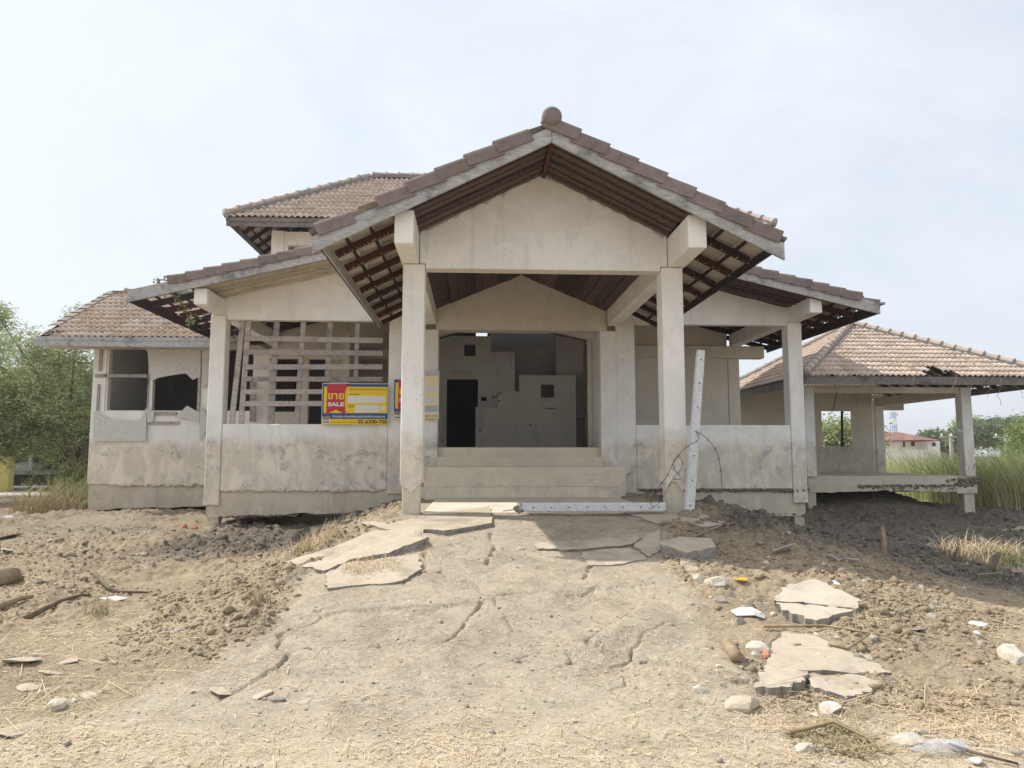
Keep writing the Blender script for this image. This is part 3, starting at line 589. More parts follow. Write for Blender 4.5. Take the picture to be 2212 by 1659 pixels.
# --- porch roof
AP = 5.70                                             # tile plane at ridge
def zp(x): return AP-.5*abs(x-CX)
PR = MB().bar((CX, 8.78, 5.50), (CX, 14.6, 5.50), .05, .15).build('porch_roof', 'rust_steel', H)
c5 = math.sqrt(1.25)
nr = 10; ns = 2.98*c5
for sgn in (-1, 1):
    ex = CX+sgn*2.95; o = Vector((ex, 8.74 if sgn > 0 else 14.74, zp(ex)))
    slope(o, (0, 1 if sgn > 0 else -1, 0), (-sgn, 0, .5), 20, nr, PR, gauge=ns/nr*.985)
    for k in range(9):                              # rafters
        y = 8.86+k*.71
        a = Vector((CX+sgn*.06, y, zp(CX+sgn*.06)-.09)); b = Vector((CX+sgn*2.80, y, zp(CX+sgn*2.80)-.09))
        if k == 0: MB().bar(a, b, .05, .11, (0, 0, 1)).build('rafter', 'dark_steel', PR); continue
        MB().bar(a, b, .05, .095, (0, 0, 1)).build('rafter', random.choice(['rust_steel', 'dark_steel', 'rust_steel']), PR)
    for k in range(10):                              # battens
        d = .18+k*.305; x = CX+sgn*d
        MB().bar((x, 8.80, zp(x)-.028), (x, 14.66, zp(x)-.028), .035, .035).build('batten', 'dark_steel', PR)
    d = 2.86; x = CX+sgn*d
    MB().bar((x, 8.76, zp(x)-.085), (x, 14.70, zp(x)-.085), .03, .11, (0, 0, 1)).build('eave_board', 'grey_wood' if sgn < 0 else 'dark_steel', PR)
    # bargeboard
    a = (CX+sgn*.004, 5.655); b = (CX+sgn*2.92, 5.655-.5*2.92)
    MB().prism_xz([a, b, (b[0], b[1]-.205), (a[0], a[1]-.205)], 8.70, 8.735).build('bargeboard', 'grey_wood', PR)
    # soffit boards under the verge, running down the slope
    for k in range(10):
        y = 8.755+k*.106; x0 = CX+sgn*.04; x1 = CX+sgn*1.735
        MB().bar((x0, y+.05, zp(x0)-.19-(.022 if k % 2 else 0)), (x1, y+.05, zp(x1)-.19-(.022 if k % 2 else 0)), .086, .03).build('soffit_board', 'dark_wood', PR)
    # boarded ceiling inside the porch
    for k in range(11):
        d0 = .02+k*.156; d1 = d0+.15; xm = CX+sgn*(d0+d1)/2; z = 5.22-.42*(d0+d1)/2
        if d0 > 1.72: break
        if (sgn, k) in ((-1, 9),): continue
        MB().bar((xm, 10.07, z+random.uniform(-.006, .006)), (xm, 14.49, z+random.uniform(-.006, .006)), .158, .02, (sgn*.42, 0, 1)).build('ceiling_board', 'dark_wood', PR)
    MB().add([(CX, 10.07, 5.30), (CX+sgn*1.75, 10.07, 4.59), (CX+sgn*1.75, 14.49, 4.59), (CX, 14.49, 5.30)], [(0, 1, 2, 3)]).build('ceiling_backing', 'dark_wood', PR)
    # flecks of old paint along the rafter edges
    mb = MB()
    for k in range(1, 9):
        y = 8.86+k*.71-.03
        for i in range(18):
            if random.random() < .3: continue
            x = CX+sgn*(1.92+i*.05+random.uniform(-.012, .012)); z = zp(x)-.138; r = random.uniform(.003, .008)
            mb.box(x-r*1.4, x+r*1.4, y-r, y+r, z-r, z+r)
    mb.build('paint_flecks', 'spots', PR, kind='stuff')
verge((CX, AP+.065), 1, .5, .405, 8, PR, y=8.672, skip=()); verge((CX, AP+.065), -1, .5, .405, 8, PR, y=8.672, skip=(0, 6))
for k in range(15):
    t = link('ridge_tile', CAP, PR); t.matrix_basis = Matrix.Translation((CX, 8.74+k*.38, AP+.03))
mb = MB(); vs = []; seg = 24
prof = [(.0, -.035), (.085, -.03), (.115, -.012), (.125, .01), (.125, .10)]
for r, y in prof:
    for i in range(seg): vs.append((CX+math.cos(2*math.pi*i/seg)*r, 8.66+y, AP+.075+math.sin(2*math.pi*i/seg)*r))
mb.add(vs, [(j*seg+i, j*seg+(i+1) % seg, (j+1)*seg+(i+1) % seg, (j+1)*seg+i) for j in range(4) for i in range(seg)]+[tuple(range(4*seg, 5*seg))[::-1]]); mb.build('ridge_end_cap', 'verge_tile', PR, True)

# --- low main gable roof
MR = MB().bar((.6, 13.46, 6.06), (.6, 18.9, 6.06), .06, .16).build('main_roof', 'dark_steel', H)
cm = math.sqrt(1+.24**2)
for sgn, hw in ((-1, 6.94), (1, 7.24)):
    ex = .6+sgn*hw; n = int(hw*cm/TG)+1
    gone = {(c, r) for c in range(18) for r in range(5) if random.random() < (.62 if r < 3 else .2)}
    slope(Vector((ex, 13.42 if sgn > 0 else 18.82, zt(ex)-.05)), (0, sgn, 0), (-sgn, 0, .24), 18, n, MR, skip=((lambda c, r: (c, r) in gone or (c > 11 and r < 3)) if sgn < 0 else None), gauge=hw*cm/n*.985)
    for k in range(9):
        y = 13.56+k*.63; a = Vector((.6+sgn*.06, y, zt(.6)-.16)); b = Vector((ex-sgn*.1, y, zt(ex)-.15)); MB().bar(a, b, .05, .12).build('rafter', random.choice(['dark_steel', 'rust_steel']), MR)
    for k in range(9 if sgn > 0 else 10):
        x = ex-sgn*(.25+k*.34); MB().bar((x, 13.5, zt(x)-.08), (x, 18.7, zt(x)-.08), .035, .035).build('batten', 'dark_steel', MR)
    MB().bar((ex-sgn*.05, 13.42, zt(ex)-.16), (ex-sgn*.05, 18.75, zt(ex)-.16), .035, .20).build('eave_board', 'dark_steel', MR)
    a, b = (.6+sgn*.004, 6.225), (ex-sgn*.03, zt(ex)-.05)
    MB().prism_xz([a, b, (b[0], b[1]-.22), (a[0], a[1]-.245)], 13.375, 13.41).build('bargeboard', 'grey_wood', MR)
    xo = (-5.18 if sgn < 0 else 6.75); xi = .6+sgn*1.4
    nb = 19 if sgn < 0 else 10; wdt = 1.06/nb
    for k in range(nb):
        y = 13.44+(k+.5)*wdt; off = .255-(.016 if k % 2 else 0)
        MB().bar((xi, y, zt(xi)-off), (xo-sgn*.02, y, zt(xo)-off), wdt*.93, .016).build('soffit_board', 'beige_soffit' if sgn < 0 else 'dark_wood', MR)
verge((.6, 6.29), -1, .24, .336, 20, MR, y=13.345, skip=(19, 20)); verge((.6, 6.29), 1, .24, .336, 21, MR, y=13.345)
MB().box(7.80, 7.93, 13.40, 13.9, 4.46, 4.50).build('corner_flashing', 'grey_wood', MR)

# --- side wing roof
SE, SR = Vector((-10.45, 17.9, 4.40)), Vector((-10.45, 21.3, 6.24))
vs_ = (SR-SE)
SW = MB().add([(-10.4, 17.98, 4.36), (-5.2, 17.98, 4.36), (-5.2, 21.3, 6.16), (-10.4, 21.3, 6.16)], [(0, 1, 2, 3)]).build('side_roof', 'dark_wood', H)
NS = 0
NS += slope(SE+Vector((.12, 0, 0)), (1, 0, 0), vs_, 17, 11, SW, single=lambda c, r: c < 15 or r < 9, skip=lambda c, r: c == 0 and r == 0, gauge=vs_.length/11*.985)
slope(Vector((-5.2, 24.7, 4.40)), (-1, 0, 0), (0, -3.4, 1.84), 17, 11, SW, gauge=vs_.length/11*.985)
MB().bar((-10.42, 21.3, 6.25), (-5.2, 21.3, 6.25), .26, .08).build('ridge_mortar', 'mortar', SW)
for k in range(13):
    t = link('ridge_tile', CAP, SW); t.matrix_basis = Matrix.Translation((-10.1+k*.38, 21.3, 6.27)) @ Matrix.Rotation(-math.pi/2, 4, 'Z')
# stepped tiles along the open left verge
vd = vs_.normalized()
for k in range(2, 11):
    p = SE+vd*(k*vs_.length/11); n_ = Vector((1, 0, 0)).cross(vd)
    MB().bar(p+n_*.07, p+vd*.40+n_*.04, .22, .025, n_).build('verge_tile', 'verge_tile', SW)
MB().bar((-10.48, 17.95, 4.33), (-10.48, 21.3, 6.14), .03, .16, (0, 0, 1)).build('bargeboard', 'dark_steel', SW)
MB().box(-10.50, -5.6, 17.86, 17.90, 4.31, 4.41).build('fascia', 'grey_wood', SW); MB().box(-10.52, -5.62, 17.83, 17.858, 4.17, 4.30).build('fascia', 'grey_wood', SW)
MB().box(-10.46, -5.2, 17.91, 18.69, 4.22, 4.24).build('soffit', 'beige_soffit', SW)

# --- upper storey
UX0, UX1, UY0, UY1, UZ = -6.2, 7.80, 18.0, 24.6, 7.50
RA, RB = Vector((-3.05, 21.3, 9.85)), Vector((4.65, 21.3, 9.85))
wall_open(-5.18, 6.74, 4.95, 7.44, 19.0, 19.15, [(-4.9, -2.2, 5.8, 7.08), (-.8, 2.6, 6.35, 7.2), (3.6, 6.2, 5.8, 7.08)]).build('upper_wall', 'plaster_grey', H)  # middle opening added, out of view, to let light into the hall
MB().box(-5.32, -5.0, 18.94, 19.22, 4.7, 7.45).build('column', 'plaster_grey', H, bevel=.01)
MB().box(-5.18, -5.03, 19.23, 24, 4.3, 7.44).build('upper_wall', 'plaster_grey', H); MB().box(6.6, 6.74, 19.16, 24, 4.3, 7.44).build('upper_wall', 'plaster_grey', H)
MB().box(-5.02, 6.59, 19.16, 23.99, 7.40, 7.48).build('upper_ceiling', 'dark_wood', H)
UR = MB().bar((RA.x, 21.3, 9.72), (RB.x, 21.3, 9.72), .06, .15).build('upper_roof', 'dark_steel', H)
A, B, Cc, D = Vector((UX0, UY0, UZ)), Vector((UX1, UY0, UZ)), Vector((UX1, UY1, UZ)), Vector((UX0, UY1, UZ))
def hipn(p, q, keep):   # plane through hip p-q, vertical, normal towards keep
    n = (q-p).cross(Vector((0, 0, 1))).normalized()
    return (tuple(p), tuple(n if (keep-p).dot(n) > 0 else -n))
fc = Vector((.8, 18, 8)); v_ = Vector((0, 3.3, 2.35)); nrow = 12
NU = 0
NU = slope(A, (1, 0, 0), v_, 47, nrow, UR, clips=[hipn(A, RA, fc), hipn(B, RB, fc)], single=lambda c, r: c < 13, gauge=v_.length/nrow*.985)
slope(Cc, (-1, 0, 0), (0, -3.3, 2.35), 47, nrow, UR, clips=[hipn(Cc, RB, Vector((.8, 24, 8))), hipn(D, RA, Vector((.8, 24, 8)))], gauge=v_.length/nrow*.985)
slope(D, (0, -1, 0), (3.15, 0, 2.35), 22, nrow, UR, clips=[hipn(A, RA, Vector((-6, 21, 8))), hipn(D, RA, Vector((-6, 21, 8)))], gauge=.33)
slope(B, (0, 1, 0), (-3.15, 0, 2.35), 22, nrow, UR, clips=[hipn(B, RB, Vector((7.5, 21, 8))), hipn(Cc, RB, Vector((7.5, 21, 8)))], gauge=.33)
for p, q in ((A, RA), (B, RB), (D, RA), (Cc, RB), (RA, RB)): caps(p+Vector((0, 0, .06)), q+Vector((0, 0, .06)), UR)
for a, b in ((A, B), (B, Cc), (Cc, D), (D, A)):
    d = (b-a).normalized(); inn = Vector((0, 0, 1)).cross(d)
    MB().bar(a+inn*.05-Vector((0, 0, .05)), b+inn*.05-Vector((0, 0, .05)), .03, .10).bar(a+inn*.09-Vector((0, 0, .16)), b+inn*.09-Vector((0, 0, .16)), .03, .12).build('fascia', 'fascia_wood', UR)
for k in range(10):
    y = 18.5+k*.62; e_ = min(1.3, (y-18)*.9, (24.6-y)*.9); MB().bar((UX0+.1, y, UZ-.09), (UX0+max(.2, e_), y, UZ-.09+.74*max(.1, e_-.1)), .05, .11).build('rafter', 'dark_steel', UR)
for k in range(4): x = UX0+.2+k*.3; e_ = (x-UX0)*1.05+.06; MB().bar((x, 18+e_, UZ-.03+.74*(x-UX0)), (x, 24.6-e_, UZ-.03+.74*(x-UX0)), .035, .035).build('batten', 'dark_steel', UR)
MB().bar(A+Vector((.08, .08, -.10)), A.lerp(RA, .42)+Vector((0, 0, -.16)), .05, .12).build('hip_rafter', 'dark_steel', UR)
for k in range(14): x = UX0+1+k*.9; MB().bar((x, 18.1, UZ-.06), (x, 19.2, UZ-.10+.71*1.1), .05, .11).build('rafter', 'dark_steel', UR)

# ------------------------------------------------------------------ pavilion
PV = thing('pavilion', 'open concrete pavilion with brown pyramid tile roof and crumbling raised floor edge', 'pavilion', (11.5, 20, 0))
PA, PB, PC, PD = Vector((8.67, 18.5, 3.64)), Vector((15.72, 18.5, 3.64)), Vector((15.72, 26.7, 3.64)), Vector((8.67, 26.7, 3.64)); PT = Vector((12.19, 22.6, 5.76))
q = PT-Vector((12.19, 18.5, 3.64)); QR = MB().bar(PT-Vector((0, .3, .22)), PT+Vector((0, .3, -.22)), .1, .1).build('pyramid_roof', 'dark_steel', PV)
nrow = 13
gone = {(11, 0), (12, 0), (13, 0), (12, 1)}
NP = slope(PA, (1, 0, 0), q, 24, nrow, QR, clips=[hipn(PA, PT, Vector((12, 18, 4))), hipn(PB, PT, Vector((12, 18, 4)))], single=lambda c, r: True, skip=lambda c, r: (c, r) in gone, gauge=q.length/nrow*.985)
q2 = PT-Vector((8.67, 22.6, 3.64))
slope(PD, (0, -1, 0), q2, 28, 12, QR, clips=[hipn(PA, PT, Vector((8, 22, 4))), hipn(PD, PT, Vector((8, 22, 4)))], single=lambda c, r: c > 14 and r < 6, gauge=q2.length/12*.985)
slope(PB, (0, 1, 0), (-q2.x, 0, q2.z), 28, 12, QR, clips=[hipn(PB, PT, Vector((15, 22, 4))), hipn(PC, PT, Vector((15, 22, 4)))], gauge=q2.length/12*.985)
slope(PC, (-1, 0, 0), (0, -q.y, q.z), 24, nrow, QR, clips=[hipn(PC, PT, Vector((12, 26, 4))), hipn(PD, PT, Vector((12, 26, 4)))], gauge=q.length/nrow*.985)
for p in (PA, PB, PC, PD): caps(p+Vector((0, 0, .06)), PT+Vector((0, 0, .06)), QR)
for a, b in ((PA, PB), (PB, PC), (PC, PD), (PD, PA)):
    d = (b-a).normalized(); inn = Vector((0, 0, 1)).cross(d)
    MB().bar(a+inn*.05-Vector((0, 0, .05)), b+inn*.05-Vector((0, 0, .05)), .03, .09).build('fascia', 'fascia_wood', QR); MB().bar(a+inn*.03-Vector((0, 0, .155)), b+inn*.03-Vector((0, 0, .155)), .03, .12).build('fascia', 'fascia_wood', QR)
for k in range(1, 14): y = 18.6+k*.56; t = min(1, min(abs(y-18.5), abs(26.7-y))/4.1); MB().bar((15.6, y, 3.58), (15.6-3.4*t, y, 3.58+2.05*t), .05, .11).build('rafter', 'dark_steel', QR); MB().bar((8.8, y, 3.58), (8.8+3.3*t, y, 3.58+2.05*t), .05, .11).build('rafter', 'dark_steel', QR)
for k in range(1, 10): x = 8.9+k*.66; t = min(1, min(x-8.67, 15.72-x)/3.5); MB().bar((x, 18.6, 3.57), (x, 18.6+3.9*t, 3.57+2.0*t), .05, .11).build('rafter', 'dark_steel', QR)
for x0, x1, y0 in ((9.15, 9.43, 19.6), (13.65, 13.95, 19.6), (13.65, 13.95, 24.0)):
    MB().box(x0, x1, y0, y0+.28, .98, 3.46).build('column', 'plaster_grey', PV, bevel=.012)
MB().box(9.44, 13.64, 19.66, 19.84, 3.30, 3.46).build('beam', 'plaster_inside', PV); MB().box(13.68, 13.92, 19.885, 23.99, 3.22, 3.50).build('beam', 'plaster_inside', PV, bevel=.01)
MB().box(13.68, 14.7, 24.05, 24.25, 3.1, 3.44).build('beam', 'plaster_inside', PV)
hl = P(1778, 965, 24); hr = P(1842, 888, 24)
wall_open(8.2, 13.55, .2, 3.9, 24.02, 24.16, [(hl.x, hr.x, hl.z, hr.z), (8.6, 9.35, .6, 2.3)]).build('wall', 'plaster_inside', PV)
MB().bar((P(1822, 965, 24).x, 24.1, hl.z), (P(1822, 890, 24).x, 24.1, hr.z), .06, .06, (0, 1, 0)).build('window_bar', 'rust_steel', PV)
# floor slab with a hollowed, crumbled front beam
MB().box(9.2, 14.0, 19.9, 25.3, .78, .985).build('floor', 'step_concrete', PV)
n = 40; bot = []
for i in range(n+1):
    t = i/n; x = 9.2+4.8*t; bot.append((x, .53+.07*math.sin(math.pi*t)+random.uniform(-.02, .02)-.02*t))
MB().prism_xz([(9.2, .982)]+bot+[(14.0, .982)], 19.66, 19.9).build('edge_beam', 'base_concrete', PV)
ragged((10.6, 19.68, .72), (13.9, 19.68, .74), .05, 170, 'crust', PV); ragged((11.0, 19.69, .66), (13.7, 19.69, .67), .045, 150, 'crust', PV); ragged((11.6, 19.69, .60), (13.3, 19.69, .60), .035, 110, 'crust', PV); ragged((13.1, 19.68, .88), (14.1, 19.68, .93), .06, 50, 'crust', PV); ragged((13.4, 19.68, .80), (14.1, 19.68, .84), .06, 40, 'crust', PV); ragged((9.3, 19.67, .93), (13.2, 19.67, .97), .02, 60, 'base_concrete', PV)
MB().box(13.62, 13.92, 19.68, 19.9, -.5, .56).build('pile', 'base_concrete', PV, bevel=.01); MB().box(9.2, 9.42, 19.7, 19.9, -.3, .55).build('pile', 'base_concrete', PV)
MB().box(13.4, 13.98, 19.64, 19.92, .50, .66).build('pile_cap', 'base_concrete', PV, bevel=.015)
MB().tube([P(1803, 828, 19.9), P(1805, 850, 19.9)+Vector((.02, 0, 0)), P(1801, 885, 19.9)], .012, 5).build('hanging_wire', 'wire_rust', PV)

# ------------------------------------------------------------------ sale signs
def text_mesh(body, size, bold=0., align='LEFT', mirror=False, width=None):
    cu = bpy.data.curves.new('t', 'FONT'); cu.body = body; cu.size = size; cu.offset = bold; cu.align_x = align; cu.resolution_u = 3
    o = bpy.data.objects.new('t', cu); C.objects.link(o); dg = bpy.context.evaluated_depsgraph_get(); me = bpy.data.meshes.new_from_object(o.evaluated_get(dg)); bpy.data.objects.remove(o); bpy.data.curves.remove(cu)
    if width and len(me.vertices):
        xs = [v.co.x for v in me.vertices]; k = width/(max(xs)-min(xs)); x0 = min(xs)
        for v in me.vertices: v.co.x = (v.co.x-x0)*k
    return me
SWD, SHT = 1.30, .815
def sign(name, label, org, faded=False, upto=None):
    """org: lower-left corner; u right, v up; unit coordinates 0..1 across and up"""
    T = thing(name, label, 'sign', org)
    o = Vector(org)
    def rect(nm, m, x0, x1, y0, y1, lay, r=.0, parent=T):
        x0, x1, y0, y1 = x0*SWD, x1*SWD, y0*SHT, y1*SHT; pts = []
        if r:
            for cx_, cy_, a0 in ((x1-r, y1-r, 0), (x0+r, y1-r, 90), (x0+r, y0+r, 180), (x1-r, y0+r, 270)):
                for k in range(5): a = math.radians(a0+k*22.5); pts.append((cx_+r*math.cos(a), cy_+r*math.sin(a)))
        else: pts = [(x0, y0), (x1, y0), (x1, y1), (x0, y1)]
        return MB().prism_xz([(o.x+a, o.z+b) for a, b in pts], o.y-.002*lay-.0018, o.y-.002*lay).build(nm, m, parent)
    def poly(nm, m, pts, lay): return MB().prism_xz([(o.x+a*SWD, o.z+b*SHT) for a, b in pts], o.y-.002*lay-.0018, o.y-.002*lay).build(nm, m, T)
    def txt(body, size, x, y, m, lay, bold=0, width=None):
        me = text_mesh(body, size, bold, width=width*SWD if width else None); me.materials.append(MATS[m]); t = link('lettering', me, T)
        t.matrix_basis = Matrix.Translation((o.x+x*SWD, o.y-.002*lay-.002, o.z+y*SHT)) @ Matrix.Rotation(math.pi/2, 4, 'X')
    lim = upto or 1.0
    MB().box(o.x, o.x+SWD*lim, o.y, o.y+.012, o.z, o.z+SHT).build('board', 'sign_white', T)
    rect('blue_field', 'sign_blue', .008, lim-.008, .135, .985, 1); rect('yellow_strip', 'sign_yellow', .0, lim-.0, .0, .132, 1)
    rect('yellow_panel', 'sign_yellow', .03, min(lim-.015, .985), .275, .915, 2, .02)
    rb = [(.075, .985), (.35, .985), (.375, .93), (.35, .80), (.345, .55), (.36, .24), (.215, .36), (.068, .24), (.072, .55), (.075, .8)]
    poly('red_ribbon', 'sign_red', [(min(a, lim-.02), b) for a, b in rb], 3)
    if not upto:
        poly('ribbon_fold', 'sign_dark_red', [(.35, .985), (.41, .985), (.425, .93), (.40, .95), (.375, .93)], 4)
        txt('ขาย', .20, .085, .615, 'sign_gold', 4, .006, .25); txt('SALE', .105, .09, .445, 'sign_white', 4, .005, .245)
        txt('บริษัทบริหารสินทรัพย์ กรุงเทพพาณิชย์ จำกัด (มหาชน)', .045, .40, .835, 'sign_black', 3, .0, .57); txt('รหัสทรัพย์สิน', .042, .40, .715, 'sign_black', 3, .0, .16)
        txt('เนื้อที่', .075, .395, .41, 'sign_black', 3, .0, .09); rect('blank_field', 'sign_white', .39, .955, .525, .695, 3, .01); rect('blank_field', 'sign_white', .50, .865, .30, .47, 3, .01); rect('blank_field', 'sign_white', .885, .955, .335, .445, 3, .006)
        txt('ห้ามบุกรุก หากฝ่าฝืนจะถูกดำเนินคดีตามกฎหมาย', .06, .17, .17, 'sign_white', 2, .001, .78)
        txt('www.bam.co.th', .05, .14, .04, 'sign_black', 2, 0, .24); txt('Call Center', .045, .40, .04, 'sign_black', 2, 0, .12); txt('02-6300-700', .105, .545, .028, 'sign_black', 2, .003, .44)
    else:
        txt('ขาย', .20, .085, .615, 'sign_gold', 4, .006, .25); txt('SALE', .105, .09, .445, 'sign_white', 4, .005, .245); rect('blank_field', 'sign_white', .39, .60, .525, .695, 3); rect('blank_field', 'sign_white', .50, .60, .30, .47, 3); txt('เนื้อที่', .075, .395, .41, 'sign_black', 3, .0, .09)
    rect('logo_plate', 'sign_white', .015, .125, .02, .20, 3, .012); rect('logo_band', 'sign_black', .022, .118, .115, .192, 4); txt('บสก', .055, .03, .13, 'sign_yellow', 5, .002, .08); txt('BAM', .058, .03, .04, 'sign_black', 4, .001, .08)
    return T
s0 = P(694, 917, 14.44)
sign('sale_sign', 'yellow and blue sale sign reading SALE with red ribbon, standing on the parapet', (s0.x, 14.44, s0.z))
s1 = P(849, 907, 14.42)
T2 = sign('sale_sign', 'second yellow and blue sale sign half hidden behind the porch column, its end folded over', (s1.x, 14.43, s1.z), upto=.62)
# folded end of the second sign: pale back of the sheet with the print showing through in mirror writing
f0, f1 = P(914, 803, 14.40), P(948, 797, 14.22); f2 = P(914, 905, 14.40); hgt_ = f0.z-f2.z
ux = Vector((f1.x-f0.x, f1.y-f0.y, 0)); fl = ux.length; ux.normalize(); fn = Vector((ux.y, -ux.x, 0))
def flap(nm, m, a, b, c, d, lay):
    p = [Vector((f2.x, 14.40, f2.z))+ux*s_*fl+Vector((0, 0, t_*hgt_))+fn*.002*lay for s_, t_ in ((a, c), (b, c), (b, d), (a, d))]
    p2 = [x_-fn*.0015 for x_ in p]; MB().add(p+p2, [(0,1,2,3),(7,6,5,4),(0,4,5,1),(1,5,6,2),(2,6,7,3),(3,7,4,0)]).build(nm, m, T2)
flap('folded_sheet', 'pale_grey', 0, 1, 0, 1, 0); flap('faded_panel', 'pale_yellow', 0, .94, .28, .90, 1); flap('faded_strip', 'pale_yellow', 0, 1, 0, .14, 1); flap('faded_band', 'pale_blue', 0, 1, .15, .27, 1); flap('faded_field', 'pale_white', .06, .8, .56, .70, 2); flap('faded_field', 'pale_white', .10, .75, .33, .46, 2)
me = text_mesh('007-003', .09, .002); xs = [v.co.x for v in me.vertices]
for v in me.vertices: v.co.x = (max(xs)-v.co.x)/(max(xs)-min(xs))*fl*.92
me = text_mesh('300-700', .09, .002); xs = [v.co.x for v in me.vertices]; mx, mn = max(xs), min(xs)
for v in me.vertices: v.co.x = (mx-v.co.x)/(mx-mn)*fl*.92
me.flip_normals(); me.materials.append(MATS['pale_ink']); t = link('lettering', me, T2)
bs = Vector((f2.x, 14.40, f2.z+.02))+fn*.005+ux*.02
t.matrix_basis = Matrix.Translation(bs) @ Matrix(((ux.x, 0, fn.x, 0), (ux.y, 0, fn.y, 0), (0, 1, 0, 0), (0, 0, 0, 1)))
# scrawled number, holes and red dash on the stair wall
me = text_mesh('734134', .17); me.materials.append(MATS['pencil']); t = link('scrawl', me, H); t.matrix_basis = Matrix.Translation((-.58, 18.597, 3.62)) @ Matrix.Rotation(math.pi/2, 4, 'X')
q = P(1178, 882, 18.37); MB().box(q.x, q.x+.26, 18.374, 18.378, q.z-.012, q.z+.012).build('red_dash', 'red_paint', H)
for px, py, Y in ((1045, 862, 18.59), (1065, 858, 18.37), (1078, 866, 18.37), (1080, 850, 18.37), (1145, 918, 18.37), (1037, 930, 18.37)):
    q = P(px, py, Y); r = .05 if px == 1045 else .018; MB().box(q.x-r*1.4, q.x+r*1.4, Y, Y+.005, q.z-r, q.z+r).build('hole', 'hole_black', H)

# ------------------------------------------------------------------ broken drive and loose slabs
DRV = bpy.data.objects.new('driveway', None)
def jag(pts, k=4, a=.025):
    o = []
    for i, p in enumerate(pts):
        q = pts[(i+1) % len(pts)]
        for j in range(k):
            t = j/k; x = p[0]+(q[0]-p[0])*t; y = p[1]+(q[1]-p[1])*t; o.append((x+(random.uniform(-a, a) if j else 0), y+(random.uniform(-a, a) if j else 0)))
    return o
def plate(name, px, thick=.07, lift=.02, tilt=(0, 0), parent=None, mat='slab', k=7, a=.022):
    W_ = [G(*q) for q in px]; c = sum(W_, Vector())/len(W_)
    A_ = np.array([[p.x-c.x, p.y-c.y, 1] for p in W_]); z_ = np.array([p.z for p in W_]); s_ = np.linalg.lstsq(A_, z_, rcond=None)[0]; s_[0] += tilt[0]; s_[1] += tilt[1]
    b = bmesh.new(); pts = jag([(p.x, p.y) for p in W_], k, a); ar = sum(pts[i][0]*pts[(i+1) % len(pts)][1]-pts[(i+1) % len(pts)][0]*pts[i][1] for i in range(len(pts)))
    if ar < 0: pts = pts[::-1]
    zf = lambda x, y: s_[2]+s_[0]*(x-c.x)+s_[1]*(y-c.y)+lift
    top = [b.verts.new((x, y, zf(x, y)+random.uniform(-.004, .004))) for x, y in pts]; bo = [b.verts.new((c.x+(x-c.x)*random.uniform(.93, .99), c.y+(y-c.y)*random.uniform(.93, .99), zf(x, y)-thick*random.uniform(.8, 1.15))) for x, y in pts]
    f = b.faces.new(top); b.faces.new(bo[::-1]); n = len(top)
    for i in range(n): q = b.faces.new((bo[i], bo[(i+1) % n], top[(i+1) % n], top[i])); q.material_index = 1
    me = bpy.data.meshes.new(name); b.to_mesh(me); b.free(); me.materials.append(MATS[mat]); me.materials.append(MATS['slab_edge']); return link(name, me, parent)
drive = None
for i, (poly_, kw) in enumerate((
    ([(1115, 1107), (1200, 1103), (1335, 1107), (1420, 1140), (1362, 1180), (1255, 1192), (1160, 1190), (1140, 1150)], dict(thick=.06, lift=.008)),
    ([(778, 1143), (905, 1113), (1058, 1103), (1062, 1138), (960, 1158), (918, 1150), (850, 1150)], dict(thick=.075, lift=.045)),
    ([(612, 1240), (720, 1193), (800, 1155), (905, 1152), (922, 1178), (840, 1203), (765, 1212), (700, 1240)], dict(thick=.085, lift=.06, tilt=(-.02, .02))),
    ([(702, 1248), (748, 1220), (900, 1202), (912, 1235), (868, 1260), (705, 1275)], dict(thick=.06, lift=.025)),
    ([(1340, 1107), (1440, 1104), (1482, 1118), (1440, 1134), (1420, 1136)], dict(thick=.07, lift=.03)),
    ([(1368, 1182), (1424, 1146), (1432, 1188), (1402, 1206)], dict(thick=.07, lift=.02)),
    ([(1255, 1196), (1360, 1185), (1398, 1208), (1330, 1222), (1270, 1222)], dict(thick=.05, lift=.012)),
    ([(1648, 1442), (1668, 1400), (1692, 1366), (1762, 1376), (1900, 1438), (1922, 1455), (1845, 1456)], dict(thick=.06, lift=.006)),
    ([(1632, 1498), (1640, 1470), (1655, 1448), (1745, 1462), (1740, 1482), (1700, 1495)], dict(thick=.09, lift=.035)),
    ([(1745, 1462), (1850, 1462), (1908, 1478), (1880, 1500), (1830, 1510), (1760, 1490)], dict(thick=.06, lift=.015)))):
    if drive is None: drive = plate('driveway', poly_, **kw); drive['kind'] = 'structure'
    else: plate('slab', poly_, parent=drive, **kw)
def loose(name, label, cat, px, **kw): return tag(plate(name, px, **kw), label, cat)
loose('concrete_slab', 'big pale loose concrete slab with a dark crack lying on the soil right of the drive', 'slab', [(1672, 1300), (1700, 1276), (1762, 1266), (1862, 1312), (1850, 1329), (1760, 1316), (1678, 1308)], thick=.085, lift=.05, tilt=(.03, .02), mat='slab_pale')
plate('slab_piece', [(1690, 1326), (1679, 1311), (1760, 1319), (1846, 1331), (1764, 1350)], thick=.08, lift=.042, tilt=(.03, .02), mat='slab_pale', parent=bpy.data.objects['concrete_slab'])
loose('concrete_slab', 'grey concrete slab piece tilted beside the foot of the leaning post', 'slab', [(1462, 1132), (1502, 1115), (1572, 1142), (1520, 1150)], thick=.09, lift=.06, tilt=(.02, .0))
loose('concrete_slab', 'broken concrete slab with dark gap along the right edge of the drive', 'slab', [(1425, 1192), (1468, 1176), (1536, 1180), (1546, 1202), (1482, 1216)], thick=.12, lift=.09, tilt=(.0, -.03))
